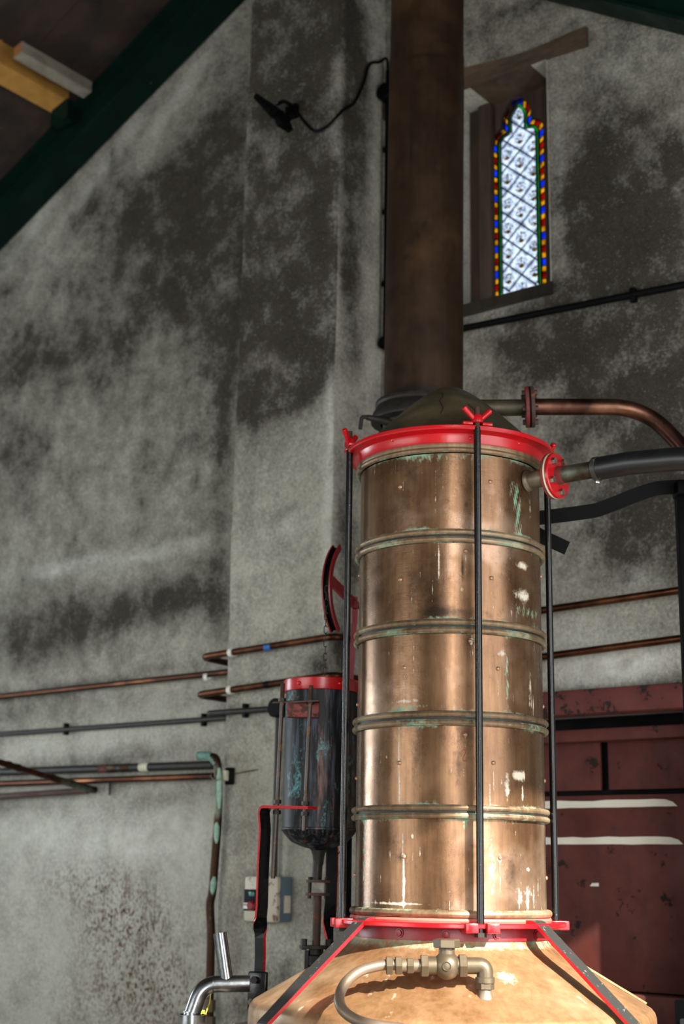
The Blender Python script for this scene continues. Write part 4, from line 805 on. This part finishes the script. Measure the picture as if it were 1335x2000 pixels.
for px in (585, 662, 700):
    p = Y(px, 1342, TY - tr); v = Vector((p.x - tx, 0, 0)); cx_ = max(-.99, min(.99, (p.x - tx) / tr)); dv = Vector((cx_, -math.sqrt(1 - cx_ ** 2), 0)); inst('rivet', rivet_mesh, rb, TC + dv * (tr + .003) + Vector((0, 0, tz1 - .02)), dv).data = red_rivet
GY = TY - tr - .028
mp = Y(592, 1387, TY - tr); part('bracket_block', MB().box(Vector((mp.x, TY - tr + .004, mp.z)), (.105, .035, .05), bevel=.004), RUSTRED, tk, 'block with flaking red paint')
gp = MB().hexa([Y(531, 1374, GY + .03) , Y(623, 1370, GY - .03), Y(624, 1369, TY - tr + .03), Y(545, 1372, TY - tr + .05), Y(531, 1374, GY + .03) + Vector((0, 0, .005)), Y(623, 1370, GY - .03) + Vector((0, 0, .005)), Y(624, 1369, TY - tr + .03) + Vector((0, 0, .005)), Y(545, 1372, TY - tr + .05) + Vector((0, 0, .005))]); part('top_plate', gp, RUST, tk, flat=True)
for (xa, ya, xb, yb, xc, yc, yy) in ((552, 1336, 541, 1572, 533, 1716, GY + .02), (607, 1340, 596, 1575, 593, 1622, GY)):
    a, b, d_ = Y(xa, ya, yy), Y(xb, yb, yy), Y(xc, yc, yy); rod = part('gauge_rod', MB().tube([a, b, d_], .0068, 14), m_paint('brown_rod', c(60, 48, 40), c(104, 78, 56), .4, .56, 30, .3), tk)
    part('thread', MB().tube([a.lerp(b, q * .0032) + Vector((0, 0, .002)) for q in range(40)], [.0078 if q % 2 else .0068 for q in range(40)], 12), RUST, rod)
    for t in (.135, .975, 1.06): p = a.lerp(b, t); part('nut', MB().cyl(p - Vector((0, 0, .006)), p + Vector((0, 0, .006)), .013, seg=6), IRON, rod, angle=20)
# drain pipe under the tank
dp = thing('drain_pipe', 'blackened drain pipe with two bolted flanges below the tank', 'pipe', Vector((tx, TY, Y(620, 1990, TY).z)))
def TP(px, py): return Y(px, py, TY)
part('upper_pipe', MB().cyl(Vector((tx, TY, tz0 - .07)), TP(618, 1720), .0165, seg=20), IRON, dp); part('reducer', MB().lathe([(.027, 0), (.02, -.02), (.0165, -.05)], Vector((tx, TY, tz0 - .064)), 20), IRON, dp)
f1_, f2_ = TP(621, 1724), TP(620, 1744)
def oval(ctr, hw, hd, th): 
    P = [ctr + Vector((hw * math.cos(a), hd * math.sin(a), 0)) for a in np.linspace(0, 2 * PI, 28, endpoint=False)]; return MB().prism(P, (0, 0, th))
part('flange', oval(f1_, .040, .03, .009), RUST, dp); part('flange', oval(f2_ + Vector((0, 0, -.009)), .040, .03, .009), RUST, dp)
for sx in (-.027, .027): part('bolt', MB().cyl(f2_ + Vector((sx, 0, -.018)), f1_ + Vector((sx, 0, .018)), .007, seg=6), IRON, dp, angle=20)
part('lower_pipe', MB().cyl(f2_, TP(617, 1852), .0135, seg=20), RUST, dp)
vfl = TP(617, 1853); part('flange', oval(vfl, .055, .036, .010), IRON, dp)
for sx in (-.040, .040): part('bolt', MB().cyl(vfl + Vector((sx, 0, -.004)), vfl + Vector((sx, 0, .030)), .0105, seg=6), IRON, dp, angle=20)
part('valve_barrel', MB().lathe([(.024, 0), (.024, -.018), (.031, -.022), (.031, -.05), (.026, -.055), (.033, -.06), (.033, -.13), (.02, -.15), (.02, -.22)], vfl, 28), IRON, dp, angle=30); part('side_stud', MB().box(vfl + Vector((-.030, -.01, -.06)), (.014, .014, .11), bevel=.003), IRON, dp)
# red edged twisted brackets
brk_w = Vector((.72, .69, 0)); brk_t = Vector((.69, -.72, 0))
def bracket(name, label, pts, wd, width, face=None):
    t = thing(name, label, 'bracket', pts[-1], 'twisted tank brackets'); part('twisted_bar', MB().bar(pts, wd, width, .009, 0, 1), [face or BLACK, RED], t, 'black bar with red painted edges', flat=True); return t
BY0 = 4.68
arm_end = Y(610, 1578, BY0 - .14); bendp = Y(516, 1576, BY0); P = [arm_end, arm_end.lerp(bendp, .5)] + bend([arm_end.lerp(bendp, .5), bendp, Y(512, 1620, BY0)], .02, 5)[1:-1]
wd = [brk_w] * len(P)
for x, y in ((517, 1620), (513, 1700), (511, 1770), (509, 1792)): P.append(Y(x, y, BY0)); wd.append(brk_w)
for x, y, an in ((508, 1800, -15), (508, 1807, -40), (508, 1814, -65), (508, 1822, -85), (508, 1832, -92)): P.append(Y(x, y, BY0)); wd.append(Quaternion((0, 0, 1), R(an)) @ brk_w)
for x, y in ((508, 1870), (506, 1925)): P.append(Y(x, y, BY0)); wd.append(Quaternion((0, 0, 1), R(-92)) @ brk_w)
lb = bracket('twisted_bracket', 'red edged black twisted bracket standing in front of the switch box', P, wd, .044)
lug = Y(503, 1935, BY0 - .012); part('foot_plate', MB().box(lug, (.062, .022, .115), Matrix.Rotation(R(-20), 3, 'Z'), bevel=.006), BLACK, lb)
for x, y in ((497, 1914), (492, 1957)): p = Y(x, y, BY0 - .03); part('foot_bolt', MB().cyl(p + Vector((0, .012, 0)), p + Vector((-.003, -.010, 0)), .0115, seg=6), IRON, lb, angle=20)
P = []; wd = []; w2 = Vector((.9, -.43, 0))
for x, y, an in ((649, 1600, 0), (648, 1700, 0), (646, 1765, 0), (644, 1785, 20), (641, 1800, 50), (641, 1815, 75), (643, 1835, 90), (645, 1880, 92), (645, 1960, 92)): P.append(Y(x, y, 4.95)); wd.append(Quaternion((0, 0, 1), R(an)) @ w2)
bracket('twisted_bracket', 'second red edged twisted bracket, behind the drain pipe', P, wd, .042, BLACKM).name = 'twisted_bracket.001'
# lever with grooved quadrant
pivot = Y(694, 1182, 5.0); ld = Vector((-.5, -.866, 0)); ro = .213; ctr_off = Vector((0, 0, .016))
lv = thing('quadrant_lever', 'red balance lever with grooved quadrant and post above the tank', 'lever', pivot)
arc = MB(); nseg = 22; sidev = Vector((ld.y, -ld.x, 0))
if sidev.x < 0: sidev = -sidev
def arc_pt(a, r_): return pivot + ld * (r_ * math.cos(a)) + Vector((0, 0, r_ * math.sin(a) + .035))
aa = np.linspace(R(-47), R(47), nseg); prof2 = [(ro, -.017), (ro, -.011), (ro - .012, -.008), (ro - .012, .008), (ro, .011), (ro, .017), (ro - .022, .014), (ro - .022, -.014)]; np_ = len(prof2); vs_ = []; fs_ = []
for a in aa:
    for r_, s_ in prof2: vs_.append(arc_pt(a, r_) + sidev * s_)
for i in range(nseg - 1):
    for k in range(np_): l = (k + 1) % np_; fs_.append((i * np_ + k, i * np_ + l, (i + 1) * np_ + l, (i + 1) * np_ + k))
fs_ += [list(range(np_))[::-1], [(nseg - 1) * np_ + k for k in range(np_)]]; arc.add(vs_, fs_)
for i in range(nseg - 1): arc.m[i * np_ + 1] = arc.m[i * np_ + 2] = arc.m[i * np_ + 3] = 1
part('quadrant', arc, [REDDK, BLACKM], lv, angle=30)
a0 = arc_pt(R(8), ro - .02); part('arm', MB().bar([a0, a0.lerp(pivot, .5), pivot], [(0, 0, 1)] * 3, .038, .010), REDDK, lv, flat=True)
pb = Y(684, 1340, 5.0); part('post', MB().bar([pivot + Vector((-.002, 0, .03)), pivot + Vector((-.002, 0, -.06)), pivot + Vector((-.004, 0, -.075)), pb], [Vector((1, 0, 0))] * 4, .019, .014), REDDK, lv, flat=True); part('lower_post', MB().bar([pb, Y(676, 1960, 5.0)], [Vector((1, 0, 0))] * 2, .024, .014), BLACKM, lv, flat=True)
part('pivot_bolt', MB().cyl(pivot + Vector((.0, -.022, 0)), pivot + Vector((.006, .012, 0)), .014, seg=6), REDDK, lv, angle=20); part('fork', MB().box(pivot + Vector((.022, -.004, -.01)), (.014, .02, .075), bevel=.003), REDDK, lv)
# chain: links hang from the groove down into the tank
ch = thing('hanging_chain', 'small dark chain hanging from the quadrant into the tank top', 'chain', Y(636, 1330, TY)); lk = None
def link_mesh():
    P = [Vector((.0052 * math.cos(a), 0, .0052 * math.sin(a) + (.008 if math.sin(a) >= 0 else -.008))) for a in np.linspace(0, 2 * PI, 17)]; return MB().tube(P, 0.0017, 6, cap=False)
ctop = arc_pt(R(-4), ro - .006); zc0 = ctop.z; k = 0; zz = zc0
while zz > tz1 - .02:
    loc = Vector((ctop.x, ctop.y, zz))
    if lk is None: lk = part('link', link_mesh(), IRON, ch, origin=(0, 0, 0)); lk.location = loc - ORI[ch.name]
    else: o = inst('link', lk, ch, loc); o.rotation_mode = 'XYZ'; o.rotation_euler = (0, 0, R(90 if k % 2 else 0))
    zz -= .0235; k += 1
# counterweight beside the rod
cw = Y(674, 1690, 4.95); cwt = thing('counterweight', 'black cylindrical weight hanging behind the left tie rod', 'weight', cw)
part('weight_body', MB().lathe([(.004, .046), (.016, .044), (.019, .038), (.019, -.036), (.016, -.042), (.004, -.043)], cw, 24), BLACKM, cwt); part('hanger', MB().tube(spline([cw + Vector((0, 0, .04)), Y(667, 1660, 4.95), Y(660, 1668, 4.95), Y(655, 1676, 4.94)], 4), .0018, 8), IRON, cwt)

# ------------------------------------------------------------------ switch box on the breast
DB = DF - .10; bl, bt = sz(477, 1711, DB); br_, bb = sz(540, 1801, DB); bl2 = bl; br2 = br_
zt_, zb_ = sz(500, 1711, DB)[1], sz(500, 1801, DB)[1]
sw = thing('switch_box', 'rust speckled white switch box on the wall behind the red edged bracket', 'switch', SZ((bl + br_) / 2, zb_, DF))
part('case', MB().box(SZ((bl + br_) / 2, (zt_ + zb_) / 2, DF - .035), (br_ - bl - .006, .075, zt_ - zb_ - .004), RW, bevel=.01), BLUEG, sw); part('lid', MB().box(SZ((bl + br_) / 2, (zt_ + zb_) / 2, DF - .087), (br_ - bl, .028, zt_ - zb_), RW, bevel=.012), ENAMEL, sw)
wz1, wz0 = sz(490, 1737, DB)[1], sz(490, 1779, DB)[1]; we = sz(512, 1750, DB)[0]
win_p = part('window_panel', MB().box(SZ((bl + we) / 2 + .004, (wz0 + wz1) / 2, DB - .003), (we - bl - .006, .008, wz1 - wz0), RW, bevel=.002), BLACKM, sw)
p = sz(494, 1746, DB); part('indicator', MB().box(SZ(p[0], p[1], DB - .008), (.03, .006, .018), RW, bevel=.002), m_plain('teal_lens', c(70, 130, 120), c(50, 104, 98), .3), win_p)
p = sz(494, 1769, DB); part('stop_button', MB().cyl(SZ(p[0], p[1], DB - .003), SZ(p[0], p[1], DB - .022), .021, .018, 24, bev=.003), REDDK, win_p)
p = sz(482, 1769, DB); part('label_plate', MB().box(SZ(p[0], p[1], DB - .008), (.024, .003, .024), RW), WHITEP, win_p, flat=True); part('label_stripe', MB().box(SZ(p[0], p[1] + .004, DB - .0103), (.018, .002, .005), RW), REDDK, win_p, flat=True)
p = sz(548, 1766, DF - .04); part('rating_plate', MB().box(SZ(br_ - .001, p[1], DF - .035), (.006, .04, .07), RW, bevel=.001), m_plain('cream_plate', c(190, 184, 164), c(170, 160, 140), .5), sw)

# ------------------------------------------------------------------ stainless tee pipe, bottom left
EY = 4.48
tp = thing('steel_tee_pipe', 'polished steel tee pipe with an elbow turned down into a wider socket', 'pipe', Y(376, 2010, EY))
er = .0245
part('run', MB().tube(bend([Y(488, 1921, EY), Y(395, 1922, EY), Y(373, 1986, EY - .01)], .075, 10), er, 28), STEEL, tp); part('branch', MB().tube([Y(442, 1915, EY), Y(429, 1822, EY)], .0205, 28, cap=False), STEEL, tp); part('branch_bore', MB().cyl(Y(429, 1824, EY), Y(429.5, 1826, EY), .0195, seg=24), IRON, tp)
for a, b in ((Y(438, 1890, EY), Y(437.6, 1887, EY)),): part('weld_ring', MB().cyl(a, b, .0214, seg=28), STEEL, tp)
part('weld_ring', MB().cyl(Y(418, 1922, EY), Y(416, 1922, EY), er + .0012, seg=28), STEEL, tp); part('weld_ring', MB().cyl(Y(374.6, 1976, EY - .01), Y(374, 1979, EY - .01), er + .0012, seg=28), STEEL, tp)
skp = Y(375, 1981, EY - .01); part('socket', MB().lathe([(.036, -.30), (.041, -.30), (.041, 0), (.038, 0), (.038, -.05)], skp, 32), STEEL, tp, angle=30)

# ------------------------------------------------------------------ pipes on the walls
def wp(pts): return [SZ(*q) for q in pts]
def clip_ring(parent, ctr, ax_, r_, mat_=None, name='pipe_clip'): 
    mb = MB().lathe([(r_ * .98, -.011), (r_ * 1.35, -.011), (r_ * 1.35, .011), (r_ * .98, .011)], ctr, 24, 0, Vector(ax_)); mb.box(ctr + NN * (r_ * 1.3), (.02, r_ * 1.2, .02), RW); part(name, mb, mat_ or WHITEP, parent, 'white plastic clip' if mat_ is None else None, angle=30)
zA1 = 2.545; rp = .0155
p1 = thing('copper_pipe', 'upper copper pipe with white clips and blue tape running round the chimney breast', 'pipe', SZ(-4.45, zA1, DF - .05), 'copper pipes along the wall')
path = bend(wp([(-8.9, 2.50, DM - .05), (-4.47, zA1 - .004, DM - .05), (-4.47, zA1 + .006, DF - .05), (-3.70, 2.58, DF - .05), (-3.70, 2.59, DM - .06), (-3.0, 2.665, DM - .06), (-2.2, 2.69, DM - .06), (.7, 2.75, DM - .06)]), .05, 6)
part('tube', MB().tube(path, rp, 16), PIPEC, p1)
clip_ring(p1, W(405, 1322, DM - .05), SS, rp); q = sz(452, 1278, DF - .05); clip_ring(p1, SZ(q[0], zA1 + .006 + (q[0] + 4.47) * .0325, DF - .05), SS, rp)
q = sz(524, 1268, DF - .05); part('tape_band', MB().cyl(SZ(q[0] - .018, zA1 + .006 + (q[0] - .018 + 4.47) * .0325, DF - .05), SZ(q[0] + .018, zA1 + .006 + (q[0] + .018 + 4.47) * .0325, DF - .05), rp * 1.06, seg=20), BLUET, p1, 'blue tape band')
zB = 2.38
p2 = thing('copper_pipe', 'lower copper pipe with one white clip and dark band running round the chimney breast', 'pipe', SZ(-4.45, zB, DF - .05), 'copper pipes along the wall'); p2.name = 'copper_pipe.001'
path = bend(wp([(-4.49, zB, DM + .05), (-4.49, zB, DF - .05), (-3.70, 2.415, DF - .05), (-3.70, 2.42, DM - .06), (-3.0, 2.472, DM - .06), (-2.2, 2.503, DM - .06), (.7, 2.56, DM - .06)]), .05, 6)
part('tube', MB().tube(path, rp, 16), PIPEC, p2); q = sz(450, 1351, DF - .05); clip_ring(p2, SZ(q[0], zB + (q[0] + 4.49) * .0443, DF - .05), SS, rp); q = sz(523, 1340, DF - .05); part('tape_band', MB().cyl(SZ(q[0] - .014, zB + (q[0] - .014 + 4.49) * .0443, DF - .05), SZ(q[0] + .014, zB + (q[0] + .014 + 4.49) * .0443, DF - .05), rp * 1.05, seg=20), BLACKM, p2, 'dark tape band')
# black conduit below
def saddle(parent, ctr, r_): part('saddle', MB().box(ctr + NN * r_ * .3, (.022, r_ * 2.0, r_ * 4.6), RW, bevel=.004), BLACKM, parent)
cA = sz(0, 1432, DM - .03); cB = sz(400, 1406, DM - .03)
cd = thing('black_conduit', 'black iron conduit with saddles running left across the wall to the breast corner', 'conduit', SZ(cB[0], cB[1], DM - .03))
q1 = sz(412, 1393, DF - .03); q2 = sz(540, 1384, DF - .03)
path = bend(wp([(-8.8, cA[1] - .01, DM - .03), (-4.46, cB[1] + .002, DM - .03), (-4.44, q1[1], DF - .03), (q2[0], q2[1], DF - .03)]), .03, 4); part('tube', MB().tube(path, .0135, 14), IRON, cd)
for x, y, d in ((128, 1424, DM - .03), (397, 1406, DM - .03)): saddle(cd, W(x, y, d), .0135)
saddle(cd, W(478, 1388, DF - .03), .0135)
jb = W(541, 1383, DF - .04); part('junction_box', MB().cyl(jb + NN * .035, jb - NN * .02, .042, seg=28, bev=.004), BLACKM, cd); part('drop', MB().tube([jb + NN * .01, Vector((jb.x, jb.y, 0)) + NN * .01 + Vector((0, 0, Y(541, 1570, 5).z - .25))], .013, 14), IRON, cd)
# thick lagged pipe and copper pipe lower down
def wallpipe(name, label, a, b, d, r_, mat_, s_left=-8.8):
    (sa, za), (sb_, zb2) = sz(*a, d), sz(*b, d); k = (zb2 - za) / (sb_ - sa); t = thing(name, label, 'pipe', SZ(sb_, zb2, d)); part('tube', MB().tube([SZ(s_left, za + k * (s_left - sa), d), SZ(sb_, zb2, d)], r_, 18), mat_, t); return t, (sa, za, k)
t3, (a_, b_, k_) = wallpipe('lagged_pipe', 'thick black lagged pipe with coloured bands low on the left wall', (0, 1508), (418, 1494), DM - .05, .021, IRON)
for px, wcol in ((204, RUSTRED), (223, OLDPIPE), (247, OLDPIPE), (283, PALEG)):
    q = sz(px, 1500, DM - .05)[0]; part('band', MB().cyl(SZ(q - .03, b_ + k_ * (q - .03 - a_), DM - .05), SZ(q + .03, b_ + k_ * (q + .03 - a_), DM - .05), .0222, seg=20), wcol, t3)
wallpipe('copper_pipe', 'long copper pipe just under the thick lagged pipe on the left wall', (0, 1531), (416, 1516), DM - .07, .017, PIPEC)[0]['group'] = 'copper pipes along the wall'
t5, _ = wallpipe('copper_pipe', 'short dark copper pipe below the others at the left edge, ending at the sloping pipe', (0, 1556), (172, 1544), DM - .07, .017, RUST)
sp = thing('sloping_pipe', 'patina streaked pipe sloping down from the left edge to the wall', 'pipe', W(176, 1540, DM - .06))
pa, pb2 = W(178, 1542, DM - .055), W(0, 1489, DM - .62); part('tube', MB().tube([pa, pb2, pb2 + (pb2 - pa) * .9], .0155, 18), PIPEC, sp)
for x, wd_ in ((16, .03), (33, .03), (100, .03)): t = x / 178; p = W(178, 1542, DM - .055).lerp(pb2, 1 - t); dv = (pb2 - pa).normalized(); part('coupling', MB().cyl(p - dv * .012, p + dv * .012, .0185, seg=20), OLDPIPE, sp)
dv = (pb2 - pa).normalized(); part('elbow', MB().tube([pa + NN * .03, pa, pa + dv * .12, pa + dv * .25], [.017, .0185, .0185, .017], 18), OLDPIPE, sp)
tag(part('wall_hook', MB().tube([W(215, 1528, DM - .02), W(214, 1553, DM - .02)], .006, 8), IRON), 'little iron hook on the left wall under the copper pipe', 'hook')
# vertical patina pipe at the breast corner
VD = DF - .045
vpts = [W(x, y, VD) for x, y in ((388, 1476), (412, 1478), (424, 1492), (426, 1584), (421, 1660), (415, 1738), (410, 1768), (412, 1820), (411, 1875), (410, 1925), (409, 1968), (409, 2100))]
vq = thing('corner_pipe', 'crooked brown pipe with green patina running down the corner of the breast', 'pipe', vpts[-1])
part('tube', MB().tube(spline(vpts[1:], 6), .0185, 18), OLDPIPE, vq); part('top_elbow', MB().tube(spline([vpts[0], W(400, 1476, VD), vpts[1], vpts[2]], 5), .019, 18), m_plain('verdigris', c(70, 92, 82), c(104, 150, 140), .7), vq)
for a, b in ((1500, 1580), (1600, 1650), (1712, 1748)): q0, q1_ = W(428 if a < 1600 else 424 if a < 1700 else 418, a, VD - .009), W(428 if a < 1600 else 422 if a < 1700 else 414, b, VD - .009); part('patina_crust', MB().tube([q0, q0.lerp(q1_, .3), q0.lerp(q1_, .7), q1_], [.006, .013, .012, .005], 10), m_plain('pale_verdigris', c(150, 184, 166), c(116, 146, 130), .85, 0, 60, .6), vq)
for y in (1962, 1995): p = W(409, y, VD); part('brass_fitting', MB().cyl(p + Vector((0, 0, -.028)), p + Vector((0, 0, .020)), .026, seg=6), BRASS, vq, angle=20)
cl = thing('wire_clip', 'small pale clip with a wire loop holding the corner pipe', 'clip', W(440, 1516, DF - .02))
part('clip_block', MB().box(W(439, 1515, DF - .02), (.035, .03, .045), RW, bevel=.004), PALEG, cl); part('clip_plug', MB().box(W(448, 1516, DF - .008), (.05, .015, .075), RW, bevel=.005), BLACKM, cl)
part('wire', MB().tube(spline([W(433, 1521, VD - .02), W(420, 1524, VD - .025), W(412, 1516, VD - .02), W(413, 1509, VD - .012)], 6), .0028, 8), ZINC, cl); part('wire_tail', MB().tube(spline([W(455, 1512, DF - .006), W(475, 1508, DF - .006), W(503, 1503, DF - .006)], 4), .002, 6), IRON, cl)
yw = m_plain('yellow_wire', c(206, 190, 50), c(180, 164, 40), .5)
yt = thing('yellow_tag_wire', 'thin yellow wire with a tag by the steel socket', 'wire', Y(396, 1985, EY)); part('wire', MB().tube(spline([Y(411, 1925, EY + .1), Y(410, 1955, EY + .1), Y(403, 1975, EY + .05), Y(396, 2000, EY + .02)], 5), .002, 8), yw, yt); part('tag', MB().box(Y(395, 1977, EY + .02), (.014, .004, .012)), yw, yt, flat=True)
# black cable run on the right wall under the window
ca, cbb = sz(905, 641, DM - .02), sz(1335, 556, DM - .02)
cr = thing('cable_run', 'black cable run crossing the right wall under the stained glass window', 'cable', SZ(cbb[0], cbb[1], DM - .02)); kk = (cbb[1] - ca[1]) / (cbb[0] - ca[0])
part('tube', MB().tube([SZ(-3.74, ca[1] + kk * (-3.74 - ca[0]), DM - .02), SZ(ca[0], ca[1], DM - .02), SZ(cbb[0], cbb[1], DM - .02), SZ(-1.3, cbb[1] + kk * (-1.3 - cbb[0]), DM - .02)], .0155, 12), BLACKM, cr)
pcl = W(1236, 576, DM - .02); part('saddle', MB().box(pcl + NN * .004, (.026, .036, .062), RW, bevel=.005), BLACKM, cr)
# floodlight, its cord and the conduit it plugs into
vc = thing('vertical_conduit', 'black vertical conduit with a round box beside the flue', 'conduit', W(743, 680, DM - .03)); va_, vb_ = sz(752, 140, DM - .035), sz(744, 680, DM - .035); sV = (va_[0] + vb_[0]) / 2 + .02
part('tube', MB().tube([SZ(sV, va_[1], DM - .035), SZ(sV, vb_[1], DM - .035)], .0125, 14), BLACKM, vc); zj = sz(748, 183, DM - .05)[1]; part('junction_box', MB().cyl(SZ(sV, zj, DM), SZ(sV, zj, DM - .075), .045, seg=24, bev=.004), BLACKM, vc); part('end_boss', MB().cyl(SZ(sV, vb_[1] + .02, DM), SZ(sV, vb_[1] + .02, DM - .055), .032, seg=20, bev=.004), BLACKM, vc)
for y in (300, 420, 560): z = sz(748, y, DM)[1]; part('saddle', MB().box(SZ(sV, z, DM - .02), (.06, .03, .024), RW, bevel=.003), BLACKM, vc)
fl = thing('floodlight', 'small black floodlight bracketed high on the chimney breast', 'floodlight', W(560, 215, DF))
fc = W(541, 216, DF - .16)
tilt = RW @ Matrix.Rotation(R(-38), 3, 'Y') @ Matrix.Rotation(R(20), 3, 'X')
part('lamp_head', MB().box(W(528, 212, DF - .17), (.155, .13, .030), RW @ Matrix.Rotation(R(50), 3, 'Y'), bevel=.006), BLACKM, fl)
fins = MB()
for k in range(5): fins.box(W(541, 223, DF - .17) + RW @ Vector((0, -.05 + k * .025, 0)), (.09, .006, .045), RW @ Matrix.Rotation(R(50), 3, 'Y'))
part('heat_sink', fins, BLACKM, fl, flat=True)
part('driver_box', MB().box(W(552, 237, DF - .16), (.035, .09, .085), RW @ Matrix.Rotation(R(-22), 3, 'Y'), bevel=.006), BLACKM, fl)
part('yoke', MB().tube(bend([W(540, 205, DF - .2), W(557, 198, DF - .1), W(572, 214, DF - .02), W(556, 224, DF - .15)], .03), .006, 8), BLACKM, fl); part('wall_foot', MB().box(W(570, 219, DF - .012), (.07, .03, .07), RW, bevel=.006), BLACKM, fl)
s1 = -3.78
def RTN(px, py, o=.02): k = ray(px, py); return EYE + k * ((s1 + o) / k.dot(SS))
co = spline([W(545, 200, DF - .1), W(556, 198, DF - .06), W(572, 208, DF - .03), W(590, 232, DF - .02), W(608, 252, DF - .02), W(620, 256, DF - .02), W(640, 245, DF - .02), W(655, 230, DF - .02), RTN(672, 213), RTN(690, 202), RTN(703, 178), RTN(712, 155), RTN(718, 132), RTN(727, 122), RTN(740, 121), SZ(sV, va_[1] + .06, DM - .05), SZ(sV, va_[1], DM - .035)], 6)
tag(part('power_cord', MB().tube(co, .0075, 8), BLACKM), 'black power cord sagging from the floodlight to the vertical conduit', 'cord')
